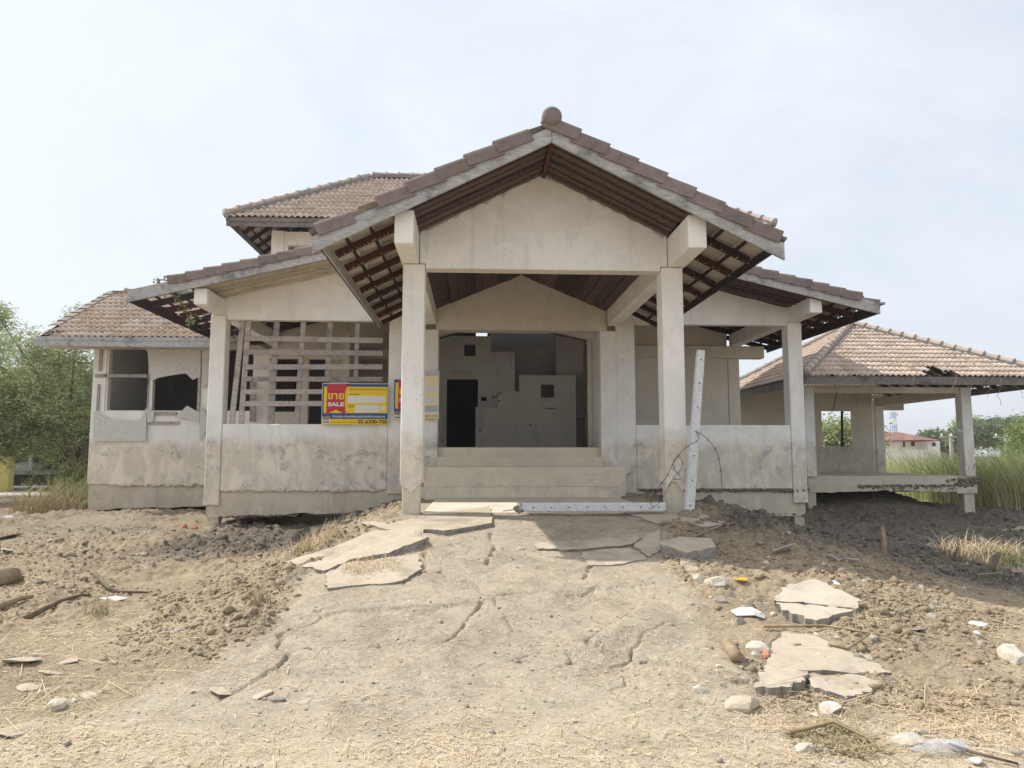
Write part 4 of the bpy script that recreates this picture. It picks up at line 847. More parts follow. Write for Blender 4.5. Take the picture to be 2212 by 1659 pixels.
loose('concrete_slab', 'small slanting slab wedge below the broken slab at the right edge of the drive', 'slab', [(1462, 1212), (1490, 1215), (1520, 1250), (1482, 1246)], thick=.06, lift=.04)

# ------------------------------------------------------------------ rubble, posts, wire
def chunk(name, label, cat, px, py, size, mat, flatk=.5, group=None, seed=None, world=None):
    rr = random.Random(seed if seed is not None else px*7+py); b = bmesh.new(); bmesh.ops.create_icosphere(b, subdivisions=2 if size > .06 else 1, radius=1)
    ax = [rr.uniform(.75, 1.25) for _ in range(3)]; cuts = [Vector((rr.gauss(0, 1), rr.gauss(0, 1), rr.gauss(0, .7))).normalized() for _ in range(7)]
    for v in b.verts:
        for c in cuts:
            d = v.co.dot(c)
            if d > .62: v.co -= c*(d-.62)
        v.co *= 1+rr.uniform(-.09, .09)
    p = world or G(px, py); rot = Matrix.Rotation(rr.uniform(0, 6.28), 3, 'Z') @ Matrix.Rotation(rr.uniform(-.25, .25), 3, 'X'); z = gz(p.x, p.y)
    for v in b.verts: v.co = rot @ Vector((v.co.x*ax[0]*size, v.co.y*ax[1]*size*.7, v.co.z*flatk*size)); v.co += Vector((p.x, p.y, z+size*flatk*.12))
    me = bpy.data.meshes.new(name); b.to_mesh(me); b.free(); me.materials.append(MATS[mat]); o = link(name, me); return tag(o, label, cat, group)
for nm, lb, ct, px, py, sz, mt, fk in (
    ('concrete_chunk', 'white concrete chunk with orange brick stuck to it, in the gap at the drive edge', 'rubble', 1640, 1400, .13, 'rubble', .5),
    ('brick_fragment', 'orange brick piece under the white chunk at the right edge of the drive', 'brick', 1652, 1412, .07, 'brick', .5),
    ('concrete_chunk', 'pale rounded concrete lump beside the loose slab, nearer the drive', 'rubble', 1545, 1275, .12, 'rubble', .6),
    ('concrete_chunk', 'whitish lump just below the pale rounded one by the drive edge', 'rubble', 1560, 1305, .09, 'rubble', .6),
    ('concrete_chunk', 'grey-white stone at the drive edge above the two pale lumps', 'rubble', 1505, 1262, .10, 'rubble', .7),
    ('concrete_chunk', 'angular grey block half sunk in straw at the lower right', 'rubble', 1600, 1530, .13, 'slab', .55),
    ('concrete_chunk', 'flat tan block next to the bottle, pale on one side', 'rubble', 1960, 1605, .12, 'rubble', .5),
    ('concrete_chunk', 'big pale rock at the right edge of the photo', 'rubble', 2190, 1430, .20, 'rubble', .6),
    ('concrete_chunk', 'low pale stone in straw left of the stick pile at the bottom', 'rubble', 1742, 1622, .075, 'rubble', .5),
    ('concrete_chunk', 'white pointed chunk beneath the broken slab at lower right', 'rubble', 1790, 1530, .10, 'rubble', .5),
    ('concrete_chunk', 'small white block left of the thick slab edge at lower right', 'rubble', 1515, 1495, .06, 'rubble', .7),
    ('concrete_chunk', 'white and grey stone on the trampled soil at the left, below the flat shard', 'rubble', 382, 1362, .08, 'rubble', .6),
    ('concrete_chunk', 'light stone with straw over it near the left bottom corner', 'rubble', 120, 1540, .10, 'rubble', .45),
    ('stone', 'single round grey pebble on the bare dirt at bottom centre', 'stone', 1243, 1580, .022, 'slab_edge', .9),
    ('stone', 'small rough grey stone on the wheel rut at the bottom', 'stone', 1240, 1556, .03, 'rubble', .7),
    ('stone', 'brown stone on the drive at the edge of the roof shadow', 'stone', 1125, 1187, .05, 'rubble', .6),
    ('brick_fragment', 'orange brick piece standing against the side wing wall on the soil', 'brick', 328, 1100, .14, 'brick', .8),
    ('brick_fragment', 'orange brick piece at the foot of the side wing, right of the standing one', 'brick', 363, 1092, .10, 'brick', .6),
    ('brick_fragment', 'broken orange brick in the loose soil, left one of the pair', 'brick', 398, 1138, .10, 'brick', .7),
    ('brick_fragment', 'broken orange brick in the loose soil, right one of the pair', 'brick', 420, 1146, .11, 'brick', .8),
    ('brick_fragment', 'tan brick piece lying in soil at the far left', 'brick', 100, 1110, .13, 'brick', .5),
    ('brick_fragment', 'orange brick lump at the left edge under the dry weeds', 'brick', 40, 1120, .16, 'brick', .7),
    ('dark_clod', 'black lump of earth on the drive near the bottom, left of centre', 'clod', 600, 1512, .06, 'slab_edge', .6),
    ('dark_clod', 'dark earth lump in the soil beside the yellow scrap', 'clod', 1640, 1252, .09, 'clod', .7)):
    chunk(nm, lb, ct, px, py, sz, mt, fk)
for i_, (px, py, sz) in enumerate(((40, 1452, .20), (105, 1462, .16), (150, 1436, .13), (60, 1492, .14), (190, 1500, .10), (480, 1495, .13), (565, 1500, .11), (30, 1590, .16))):
    chunk('flat_stone', ('widest flat dusty stone sunk in the straw at the left edge', 'flat dusty stone right of the widest sunk one', 'flat dusty stone above and right of the sunk pair at the left', 'low stone below the widest sunk one at the left edge', 'small flat stone in straw right of the left corner stones', 'pale flat stone in the straw strip left of the dark earth lump', 'pale flat stone nearest the dark earth lump', 'flat dusty stone in the bottom left corner')[i_], 'stone', px, py, sz*.85, 'slab', .10)
k_ = 0; random.seed(11)
while k_ < 100:
    px, py = random.uniform(0, 2212), random.triangular(1150, 1640, 1300)
    p = G(px, py)
    if p.y > 13 or gsample(GP, p.x, p.y) > .5 and random.random() < .93: continue
    if px > 1430 or random.random() < .45:
        chunk('stone', 'small pale stone lying loose in the dry soil', 'stone', px, py, random.uniform(.012, .045) if random.random() < .85 else .06, 'rubble', .65, 'small stones in the soil', seed=k_); k_ += 1
def shard(label, px, py, r, mat, tilt=.3, seed=1, name='board_shard', cat='shard', flatz=.008):
    rr = random.Random(seed); p = G(px, py); n = rr.randint(5, 7); pts = [(math.cos(6.283*i/n)*r*rr.uniform(.6, 1.2), math.sin(6.283*i/n)*r*rr.uniform(.35, .75)) for i in range(n)]
    M = Matrix.Translation((p.x, p.y, gz(p.x, p.y)+.012+r*abs(math.sin(tilt))*.25)) @ Matrix.Rotation(rr.uniform(0, 6.28), 4, 'Z') @ Matrix.Rotation(tilt, 4, 'X')
    v = [M @ Vector((a, b, 0)) for a, b in pts]+[M @ Vector((a, b, flatz)) for a, b in pts]
    tag(MB().add(v, [tuple(range(n-1, -1, -1)), tuple(range(n, 2*n))]+[(i, (i+1) % n, n+(i+1) % n, n+i) for i in range(n)]).build(name, mat), label, cat)
for i, (lb, px, py, r, m, tl) in enumerate((
    ('large white fibre board shard at the left edge of the photo', 20, 1168, .26, 'scrap_white', .35), ('white board shard below the large one at the left edge', 12, 1200, .16, 'scrap_white', .25),
    ('small curled white shard above the large one at the left edge', 18, 1130, .10, 'scrap_white', .5), ('narrow white shard at the far left, right of the curled one', 75, 1118, .10, 'scrap_white', .3),
    ('flat pale shard on the trampled soil left of the drive', 235, 1304, .17, 'scrap_white', .12), ('dark curved board piece in the soil at the far left', 85, 1265, .18, 'slab_edge', .4),
    ('grey board shard, left half of the broken pair near the big slab', 1612, 1330, .13, 'fibre_board', .35), ('grey board shard, right half of the broken pair near the big slab', 1640, 1335, .09, 'fibre_board', .5),
    ('white board scrap in the soil to the right of the big slab', 1985, 1368, .09, 'scrap_white', .25), ('pale green-grey shard at the far right soil', 2115, 1350, .09, 'fibre_board', .3),
    ('thin pale shard just right of the big slab', 1800, 1270, .08, 'fibre_board', .3), ('white torn scrap in the shaded soil near the dead stump', 1835, 1215, .11, 'scrap_white', .8),
    ('white torn scrap in the shaded soil left of the other one', 1795, 1210, .10, 'scrap_white', .7), ('crumpled pale bag half buried on the shaded bank', 1690, 1190, .20, 'scrap_white', .6),
    ('flat white scrap in straw below the bottle at the right', 2110, 1648, .05, 'scrap_white', .1), ('pale torn piece to the right of the bottle', 2065, 1620, .07, 'scrap_white', .2))):
    shard(lb, px, py, r, m, tl, seed=i+3)
shard('bright yellow plastic scrap lying on the dry soil', 1600, 1262, .085, 'yellow_plastic', .15, 41, 'plastic_scrap', 'scrap'); shard('tiny red plastic scrap on the soil at the right', 1862, 1258, .03, 'sign_red', .3, 42, 'plastic_scrap', 'scrap'); shard('tiny blue plastic scrap near the dry grass at the right', 2178, 1178, .06, 'sheet_blue', .5, 43, 'plastic_scrap', 'scrap')
def stick(label, pts, r0, r1, name='stick', cat='stick', mat='stick', up=.0):
    W_ = []
    for i, (px, py, hh) in enumerate(pts):
        p = G(px, py); W_.append(Vector((p.x, p.y, gz(p.x, p.y)+hh)))
    n = len(W_); tag(MB().tube(W_, [r0+(r1-r0)*i/(n-1) for i in range(n)], 6).build(name, mat, None, True), label, cat)
def stub(label, base, top, r0, r1, name='dead_branch', mat='stick'):
    b = G(*base); t = P(*top, b.y+.1); m = b.lerp(t, .55)+Vector((.02, 0, 0)); tag(MB().tube([b-Vector((0, 0, .15)), b.lerp(t, .2)+Vector((.015, 0, 0)), m, t], [r0*1.2, r0, (r0+r1)/2, r1], 7).build(name, mat, None, True), label, 'branch')
stub('upright brown cut stem sticking out of the shaded soil in front of the pavilion', (1908, 1200), (1905, 1138), .05, .03); stub('leaning grey stub beside the dry grass at the far right', (2125, 1245), (2158, 1195), .05, .03, mat='bark'); stub('small bent twig upright in the soil right of the cut stem', (2055, 1210), (2072, 1168), .02, .008, mat='bark')
stick('dark forked branch lying on the soil at the left', [(205, 1258, .1), (235, 1278, .05), (258, 1283, .03), (320, 1283, .03)], .03, .012, mat='bark'); stick('long pale dry stem across the soil at the left', [(500, 1105, .03), (560, 1130, .02), (605, 1148, .02)], .012, .006)
stick('long brown stick in the left corner pile', [(60, 1345, .05), (130, 1310, .05), (180, 1295, .04)], .03, .012, mat='bark'); stick('pale wood splinter at the left edge under the pile', [(0, 1318, .05), (40, 1305, .05), (70, 1300, .03)], .04, .02)
stick('short round log stub lying on the drive edge near the white chunk', [(1570, 1400, .035), (1582, 1418, .035), (1592, 1432, .035)], .045, .05, 'log_stub', 'log'); stick('long dry palm stem on the right soil', [(1650, 1360, .03), (1780, 1355, .03), (1900, 1385, .03), (1985, 1410, .02)], .012, .006)
stick('pale split cane at the lower right of the big slab', [(1790, 1398, .03), (1830, 1408, .05), (1880, 1390, .06)], .013, .008); stick('curved root over the straw pile left of the bottle', [(1700, 1590, .02), (1800, 1583, .06), (1870, 1600, .04), (1895, 1622, .02)], .014, .007)
stick('dark thin stick on the straw at the right edge', [(2050, 1620, .03), (2110, 1640, .03), (2200, 1655, .02)], .010, .006, mat='bark'); stick('pale twig beside the broken slab at the shade edge', [(1468, 1150, .12), (1500, 1195, .04)], .012, .008)
stick('long thin stem lying on the shaded bank under the right wing', [(1492, 1165, .02), (1560, 1148, .03), (1640, 1128, .03)], .012, .006)
# concrete fence posts
def holes_on(o, p, q, n, w2):
    for i in range(n):
        c = p.lerp(q, (i+.6)/n); d = (q-p).normalized(); x = d.cross(Vector((0, 1, 0))).normalized(); mb = MB(); vs = [c+Vector((0, -w2-.002, 0))+x*math.cos(a)*.010+d*math.sin(a)*.010 for a in [k*math.pi/4 for k in range(8)]]; mb.add(vs, [tuple(range(8))]); mb.build('bolt_hole', 'hole_black', o)
pb = Vector((P(1490, 1112, 9.55).x, 9.62, .70)); pt = P(1513.5, 757, 9.72)
po = MB().bar(pb, pt, .125, .10, (0, -1, 0), .10, .09).build('concrete_post', 'post_concrete', bevel=.008); tag(po, 'pale concrete fence post leaning upright beside the right porch column', 'post'); holes_on(po, pb+Vector((0, -.0, 0)), pt, 7, .052)
la = P(1128, 1092, 9.62); lb_ = P(1436, 1094, 9.62); la.z = lb_.z = .878
mb = MB().bar(la, lb_, .11, .11); po2 = mb.build('concrete_post', 'post_concrete', bevel=.008); tag(po2, 'pale concrete fence post lying across the front of the porch floor', 'post'); holes_on(po2, la, lb_, 8, .055)
ragged((la.x-.10, 9.62, .86), (la.x+.02, 9.62, .875), .055, 4, 'slab_edge', po2)
MB().bar(la+Vector((-.1, 0, -.03)), la+Vector((-.25, 0, -.05)), .01, .01).build('reinforcing_bar', 'wire_rust', po2)
def wire(label, pts, r=.004):
    # smooth
    W_ = [Vector(p) for p in pts]; o = []
    for i in range(len(W_)-1):
        p0, p1, p2, p3 = W_[max(i-1, 0)], W_[i], W_[i+1], W_[min(i+2, len(W_)-1)]
        for k in range(6):
            t = k/6; o.append(.5*((2*p1)+(p2-p0)*t+(2*p0-5*p1+4*p2-p3)*t*t+(3*p1-p0-3*p2+p3)*t**3))
    o.append(W_[-1]); mb = MB().tube(o, r, 5)
    for i in range(3, len(o)-2, 4):
        c = o[i]; mb.bar(c+Vector((.02, 0, .025)), c-Vector((.02, 0, .025)), .004, .004); mb.bar(c+Vector((-.02, .01, .02)), c-Vector((-.02, .01, .02)), .004, .004)
    tag(mb.build('barbed_wire', 'wire_rust'), label, 'barbed wire')
wire('rusty barbed wire arching from the leaning post down to the right', [P(1503, 932, 9.52), P(1525, 945, 9.4), P(1548, 975, 9.35), P(1556, 1010, 9.35), P(1560, 1055, 9.4)])
wire('rusty barbed wire hanging from the leaning post across the right porch column foot', [P(1503, 932, 9.53), P(1508, 950, 9.5), P(1480, 968, 9.48), P(1455, 1000, 9.46), P(1440, 1030, 9.45), P(1420, 1055, 9.5), P(1405, 1090, 9.55)])
wire('tangle of thin dead vine in front of the lying post', [P(1400, 1100, 9.5), P(1425, 1085, 9.45), P(1450, 1040, 9.5), P(1475, 1005, 9.5), P(1462, 985, 9.5), P(1455, 1010, 9.5), P(1470, 1030, 9.5)], .003)
# crushed clear bottle
bp = G(2030, 1630); be = G(1975, 1634); ax = (Vector((bp.x, bp.y, 0))-Vector((be.x, be.y, 0))).normalized(); bo_ = Vector((be.x, be.y, gz(be.x, be.y)+.035))
prof = [(0, .014), (.03, .014), (.032, .017), (.04, .017), (.045, .015), (.09, .040), (.11, .043), (.125, .038), (.14, .043), (.20, .043), (.26, .042), (.285, .038), (.295, .02)]
pts = [bo_+ax*(d*1.02) for d, r in prof]; mb = MB().tube(pts, [r for d, r in prof], 14); vv = []
for x, y, z in mb.v:
    t = (Vector((x, y, 0))-Vector((bo_.x, bo_.y, 0))).dot(ax); vv.append((x, y, bo_.z+(z-bo_.z)*(.92 if t > .1 else .95)+.006*math.sin(t*60)))
mb.v = vv; tag(mb.build('plastic_bottle', 'clear_plastic', None, True), 'crushed clear plastic bottle lying on the dirt at the lower right', 'bottle')

# ------------------------------------------------------------------ scattered stuff: straw, clods
def quads(name, cx, cy, cz, ln, wd, yaw, tilt, mat, kind='stuff', parent=None):
    n = len(cx); c, s = np.cos(yaw), np.sin(yaw); d = np.stack([c*np.cos(tilt), s*np.cos(tilt), np.sin(tilt)], -1)*ln[:, None]/2; p = np.stack([-s, c, RNG.uniform(-.5, .5, n)], -1)*wd[:, None]/2
    o = np.stack([cx, cy, cz], -1); v = np.stack([o-d-p, o+d-p, o+d+p, o-d+p], 1).reshape(-1, 3); f = np.arange(4*n).reshape(n, 4)
    return npmesh(name, v, f, mat, parent, kind)
def scatter(n, dens, yr=(2.7, 14), pw=1.0):
    t = RNG.uniform(0, 1, n*4)**pw; y = yr[0]*(yr[1]/yr[0])**t; x = (RNG.uniform(-.8, .86, n*4))*y
    k = RNG.uniform(0, 1, n*4) < dens(x, y); return x[k][:n], y[k][:n]
def dens_straw(x, y): return np.clip(.10+.85*smooth(.46, .6, fbm(x*1.3, y*1.3, 4, 91))*(1-.75*gsample(GP, x, y))*(1-.8*gsample(GM, x, y))+.45*(1-smooth(4.2, 5, y))*smooth(.42, .56, fbm(x*.9+3, y*2, 3, 93)), 0, 1)
x, y = scatter(70000, dens_straw, (2.7, 13), .8); n = len(x); ln = RNG.lognormal(-3.95, .6, n); z = gsample(GH, x, y)
quads('straw_litter', x, y, z+.006+ln*.06, ln, np.minimum(ln*.14, .0042), RNG.uniform(0, 6.28, n), RNG.normal(0, .16, n), 'straw')['label'] = 'dry straw bits scattered over the ground'
x, y = scatter(1500, lambda x, y: np.clip(.02+.7*smooth(.5, .64, fbm(x*.8, y*.8, 4, 95))*(1-.85*gsample(GP, x, y)), 0, 1), (3, 14), .9); n = len(x); ln = RNG.uniform(.12, .4, n); z = gsample(GH, x, y)
quads('dry_stalks', x, y, z+.02, ln, np.full(n, .004), RNG.uniform(0, 6.28, n), RNG.normal(0, .1, n), 'straw')
def clod_field(name, n, dens, yr, size, mat):
    x, y = scatter(n, dens, yr, .9); n = len(x); b = bmesh.new(); bmesh.ops.create_icosphere(b, subdivisions=1, radius=1); bv = np.array([v.co[:] for v in b.verts]); bf = np.array([[v.index for v in f.verts] for f in b.faces]); b.free()
    r = RNG.lognormal(math.log(size*.8), .62, n); z = gsample(GH, x, y); k = len(bv)
    v = bv[None]*(1+RNG.uniform(-.45, .4, (n, k, 1)))*r[:, None, None]*np.stack([RNG.uniform(.8, 1.3, n), RNG.uniform(.8, 1.3, n), RNG.uniform(.55, .9, n)], -1)[:, None, :]; v = v+np.stack([x, y, z+r*.2], -1)[:, None, :]
    f = (bf[None]+np.arange(n)[:, None, None]*k).reshape(-1, 3); o = npmesh(name, v.reshape(-1, 3), f, mat, kind='stuff'); return o
clod_field('soil_clods', 16000, lambda x, y: np.clip(gsample(GR, x, y)*(1-gsample(GM, x, y))*smooth(.38, .6, fbm(x*.8+7, y*.8, 3, 51)), 0, 1), (4.4, 14), .0105, 'clod')
clod_field('moist_shade_clods', 7000, lambda x, y: smooth(.5, .9, gsample(GM, x, y)), (8.5, 19), .016, 'clod_moist_shade')
clod_field('pebbles', 3500, lambda x, y: np.full(len(x), .5), (2.8, 10), .006, 'rubble')
def tuft(label, px, py, n, hgt, spread, mat, name='grass_tuft', cat='grass', lean=.6, world=None, wd=.006):
    p = world or G(px, py); V = []; F = []
    for i in range(n):
        a = RNG.uniform(0, 6.28); r = spread*math.sqrt(RNG.uniform()); bx, by = p.x+r*math.cos(a), p.y+r*math.sin(a); bz = gz(bx, by)-.02; h = hgt*RNG.uniform(.5, 1.1); a2 = RNG.uniform(0, 6.28); ln_ = lean*RNG.uniform(.2, 1.2)*h; pr = Vector((-math.sin(a2), math.cos(a2), 0)); k = len(V)
        for s_ in range(5):
            t = s_/4; c = Vector((bx+math.cos(a2)*ln_*t**1.8, by+math.sin(a2)*ln_*t**1.8, bz+h*(t-.35*t*t*min(1, ln_/h)))); ww = wd*(1-t*.85); V += [c-pr*ww, c+pr*ww]
        F += [(k+2*s_, k+2*s_+1, k+2*s_+3, k+2*s_+2) for s_ in range(4)]
    o = npmesh(name, np.array([v[:] for v in V]), F, mat); return tag(o, label, cat)
tuft('dry straw grass growing from the gap at the left slab corner', 680, 1190, 160, .28, .3, 'straw'); tuft('dry grass along the seam between the two left slabs', 800, 1222, 420, .10, .3, 'straw'); tuft('dry grass at the upper end of the seam between the left slabs', 890, 1212, 90, .08, .22, 'straw')
tuft('pale dry grass mound at the far right', 2120, 1205, 420, .35, .6, 'straw', lean=1.2); tuft('green and yellow weed at the right edge behind the dry mound', 2205, 1225, 160, .3, .35, 'weed'); tuft('small straw tuft on the trampled soil at the left', 210, 1330, 40, .2, .12, 'dry_grass'); tuft('small dry tuft on the soil left of the drive', 560, 1310, 50, .2, .1, 'dry_grass')
tuft('dark straw pile left of the bottle', 1810, 1602, 260, .12, .22, 'dry_grass', 'straw_pile', 'straw', 2.0); tuft('straw heap at the bottom right corner', 2120, 1560, 420, .07, .35, 'straw', 'straw_pile', 'straw', 2.5); tuft('thin weed stems on the drive crack by the left slabs', 905, 1172, 25, .18, .06, 'weed')
tuft('tall dry weeds leaning against the corner of the side wing', 0, 0, 420, .9, .8, 'dry_grass', lean=.9, world=Vector((-10.4, 18.6, 0)), wd=.01); tuft('fresh green weeds behind the dry ones at the side wing corner', 0, 0, 380, 1.1, .7, 'weed', lean=.7, world=Vector((-10.6, 20.3, 0)), wd=.014)

# ------------------------------------------------------------------ trees and other plants
def leaves(centres, n_per, spread, ln, wd, droop=.3, flatn=.6):
    c = np.repeat(centres, n_per, 0); n = len(c); c = c+RNG.normal(0, 1, (n, 3))*np.array(spread)
    a = RNG.uniform(0, 6.28, n); e = RNG.normal(-droop, .5, n); d = np.stack([np.cos(a)*np.cos(e), np.sin(a)*np.cos(e), np.sin(e)], -1); rnd = RNG.normal(0, 1, (n, 3)); rnd[:, 2] *= flatn; p = np.cross(d, rnd); p /= np.linalg.norm(p, axis=1, keepdims=True)+1e-6
    L_ = (ln*RNG.uniform(.6, 1.3, n))[:, None]; W2 = (wd*RNG.uniform(.6, 1.3, n))[:, None]
    v = np.stack([c-d*L_/2, c+p*W2/2, c+d*L_/2, c-p*W2/2], 1).reshape(-1, 3); return v, np.arange(4*n).reshape(n, 4)
def tree(name, label, base, trunk_h, lobes, n_twig, n_leaf, ln, wd, mat, r0=.2, spread=.18, droop=.3, lean=(0, 0), group=None, cat='tree'):
    base = Vector(base); T = thing(name, label, cat, base, group); top = base+Vector((lean[0], lean[1], trunk_h)); mb = MB()
    mb.tube([base-Vector((0, 0, .3)), base.lerp(top, .35)+Vector((RNG.normal(0, .08), 0, 0)), base.lerp(top, .7)+Vector((RNG.normal(0, .1), 0, 0)), top], [r0*1.2, r0, r0*.8, r0*.6], 8); C_ = []
    for (lx, ly, lz, rx, ry, rz) in lobes:
        lc = Vector((base.x+lx, base.y+ly, base.z+lz)); st = base.lerp(top, random.uniform(.6, 1)); mid = st.lerp(lc, .5)+Vector((0, 0, .15*rz)); mb.tube([st, mid, lc], [r0*.5, r0*.3, r0*.1], 6)
        k = max(3, int(n_twig*rx*rz/sum(l[3]*l[5] for l in lobes)))
        for _ in range(k):
            v = Vector((RNG.normal(), RNG.normal(), RNG.normal())).normalized()*(RNG.uniform(.35, 1)**.5); e = lc+Vector((v.x*rx, v.y*ry, v.z*rz))
            s_ = lc.lerp(e, .25)+Vector((0, 0, -.1*rz))
            if random.random() < .35: mb.tube([lc, s_, e], [r0*.12, r0*.08, r0*.03], 4, False)
            for j in range(4): q = s_.lerp(e, .35+.25*j+RNG.uniform(-.1, .1))+Vector((0, 0, -droop*.3*j*j*.1)); C_.append(q[:])
    mb.build('trunk', 'bark', T, True); v, f = leaves(np.array(C_), n_leaf, (spread, spread, spread*.7), ln, wd, droop); npmesh('crown', v, f, mat, T); return T
tree('feathery_tree', 'big feathery green tree beside the left corner of the house', (-12.4, 24.0, 0), 3.4, [(-1.2, -.5, 3.0, 2.0, 1.6, 1.6), (-3.2, -1.0, 3.6, 2.2, 1.8, 1.7), (.6, .3, 3.8, 1.2, 1.3, 1.2), (-5.2, -1, 3.2, 2.2, 2, 1.9), (-1.0, 0, 4.9, 1.4, 1.4, .9), (-4.2, 0, 5.2, 1.6, 1.4, .9), (-.4, 0, 5.9, .5, .5, .55), (-3.0, 0, 6.1, .5, .5, .5), (-5.4, 0, 5.9, .6, .5, .6), (-2.2, -.8, 2.0, 2.0, 1.5, .8), (1.2, .5, 2.4, .9, 1.2, 1.2)], 1100, 19, .13, .036, 'leaf_green', .13, .16, .25, (-.9, 0))
tree('feathery_tree', 'second feathery tree behind the first, by the yellow gate post', (-19.0, 29.0, 0), 3.6, [(0, 0, 4.0, 2.6, 2, 1.8), (-2.5, 0, 4.6, 2.6, 2, 1.8), (2.4, 0, 4.6, 2.2, 2, 1.4), (.5, -.5, 5.8, 2, 1.5, .8)], 520, 20, .12, .035, 'leaf_green', .15, .2, .25)
tree('young_tree', 'dark shady tree behind the feathery trees over the shed', (-18.5, 36, 0), 3.5, [(0, 0, 4, 5, 2.5, 2.2), (5, 0, 4, 4, 2.5, 2.2), (-5, 0, 4, 4, 2.5, 2.2), (9, 1, 4, 3.5, 2.5, 2)], 500, 16, .2, .10, 'leaf_dark', .2, .35)
for px, py, nm, lb in ((62, 1035, 'young_plant', 'thin young plant with light green leaves in the left soil'), (135, 1030, 'shrub', 'leafy green shrub at the foot of the feathery tree')):
    b = G(px, 1075) if px < 100 else Vector((-11.9, 22.3, 0)); T = thing(nm, lb, 'plant', b); hh = 1.3 if px < 100 else 1.7; mb = MB(); cs = []
    for k in range(2 if px < 100 else 9):
        e = b+Vector((random.uniform(-.12, .12)*(1 if px < 100 else 6), random.uniform(-.2, .2), hh*random.uniform(.6, 1))); mb.tube([b-Vector((0, 0, .1)), b.lerp(e, .5)+Vector((.04, 0, 0)), e], [.02, .014, .006], 5)
        for j in range(7): cs.append(b.lerp(e, .3+.1*j)[:])
    mb.build('stem', 'bark', T); v, f = leaves(np.array(cs), 5 if px < 100 else 24, (.10, .10, .05) if px < 100 else (.25, .2, .12), .16 if px < 100 else .13, .05, 'leaf_bright' and .2); npmesh('foliage', v, f, 'leaf_bright' if px < 100 else 'weed', T)
def vine(label, pts, n=60):
    W_ = [Vector(p) for p in pts]; T = thing('vine', label, 'vine', W_[0]); MB().tube(W_, .012, 5).build('stem', 'bark', T); cs = [(W_[i].lerp(W_[i+1], random.random()))[:] for i in range(len(W_)-1) for _ in range(n//len(W_))]
    v, f = leaves(np.array(cs), 2, (.06, .05, .06), .07, .045); npmesh('foliage', v, f, 'weed', T)
vine('green vine hanging down through the broken eave of the left gable', [P(350, 612, 13.7), P(380, 640, 13.8), P(398, 665, 14), P(408, 690, 14.2), P(418, 700, 14.3)]); vine('sprig of green weed growing on top of the blackened bargeboard', [P(362, 606, 13.4), P(348, 604, 13.4), P(338, 612, 13.4)], 20)
def dangling(label, seeds):
    T = thing('dead_vine', label, 'vine', seeds[0][0])
    for p, l_ in seeds:
        q = [Vector(p)]
        for k in range(6): q.append(q[-1]+Vector((random.uniform(-.08, .08), random.uniform(-.04, .04), -l_/6)))
        MB().tube(q, [.010, .009, .008, .007, .006, .005, .004], 4).build('stem', 'stick', T)
        for k in range(3): b = random.choice(q[2:]); MB().tube([b, b+Vector((random.uniform(-.2, .2), 0, random.uniform(-.1, .08)))], .004, 4).build('twig', 'stick', T)
dangling('dead vine stems dangling from the front eave of the pavilion', [(P(1983, 800, 18.4), .45), (P(2065, 808, 18.4), .5), (P(2090, 812, 18.45), .3), (P(2125, 815, 18.45), .55), (P(2160, 815, 18.45), .75), (P(2185, 815, 18.45), .5), (P(2142, 812, 18.45), .4)])
# leaf litter lying on the roofs
def litter(name, o, u, v, nu, nv, n, keep=None):
    u = Vector(u).normalized(); v = Vector(v).normalized(); nn = u.cross(v); a = RNG.uniform(0, nu, n*3); b = RNG.uniform(0, nv, n*3); k = smooth(.42, .6, fbm(a*1.1, b*1.1, 4, int(abs(o.x)*10)+5)) > RNG.uniform(0, 1, n*3)
    if keep is not None: k &= keep(a, b)
    a = a[k][:n]; b = b[k][:n]; c = np.array(o)[None]+a[:, None]*np.array(u)+b[:, None]*np.array(v)+np.array(nn)*.045; m_ = len(a); s_, f_ = leaves(c, 1, (.01, .01, .004), .06, .03, 0, 3); return npmesh(name, s_, f_, 'dead_leaf', kind='stuff')
litter('leaf_litter', SE, (1, 0, 0), vs_, 5.2, 3.8, 3800); litter('leaf_litter', PA, (1, 0, 0), q_ if False else (PT-Vector((12.19, 18.5, 3.64))), 7, 4.5, 2600, lambda a, b: (a > b*.78+.2)&(a < 7.0-b*.78-.2)); litter('leaf_litter', PD, (0, -1, 0), q2, 8.2, 4, 1500, lambda a, b: (a > b)&(a < 8.1-b))
litter('leaf_litter', A, (1, 0, 0), v_, 6, 2.6, 700, lambda a, b: a > b*.9+.3)
# reeds
def reeds(name, xr, yr, n, h0, h1, mat, zb=-.1):
    x = RNG.uniform(*xr, n); y = RNG.uniform(*yr, n); h = RNG.uniform(h0, h1, n)*(.8+.5*fbm(x*.25, y*.25, 3, 8)); a = RNG.normal(2.6, 1.0, n); ln_ = h*RNG.uniform(.1, 1.0, n); pr = np.stack([-np.sin(a)*.6+.4, np.cos(a), np.zeros(n)], -1); V = []
    wd = RNG.uniform(.010, .022, n)
    for s_ in range(6):
        t = s_/5; c = np.stack([x+np.cos(a)*ln_*t**2, y+np.sin(a)*ln_*t**2, zb+h*(t-.28*t**3*np.clip(ln_/h, 0, 1))], -1); V += [c-pr*(wd*(1-t*.9))[:, None], c+pr*(wd*(1-t*.9))[:, None]]
    V = np.stack(V, 1).reshape(-1, 3); k = np.arange(n)*12; F = np.concatenate([np.stack([k+2*s_, k+2*s_+1, k+2*s_+3, k+2*s_+2], -1) for s_ in range(5)]); o = npmesh(name, V, F, mat, kind='stuff'); o['label'] = 'tall green and yellow reeds behind the pavilion'; return o
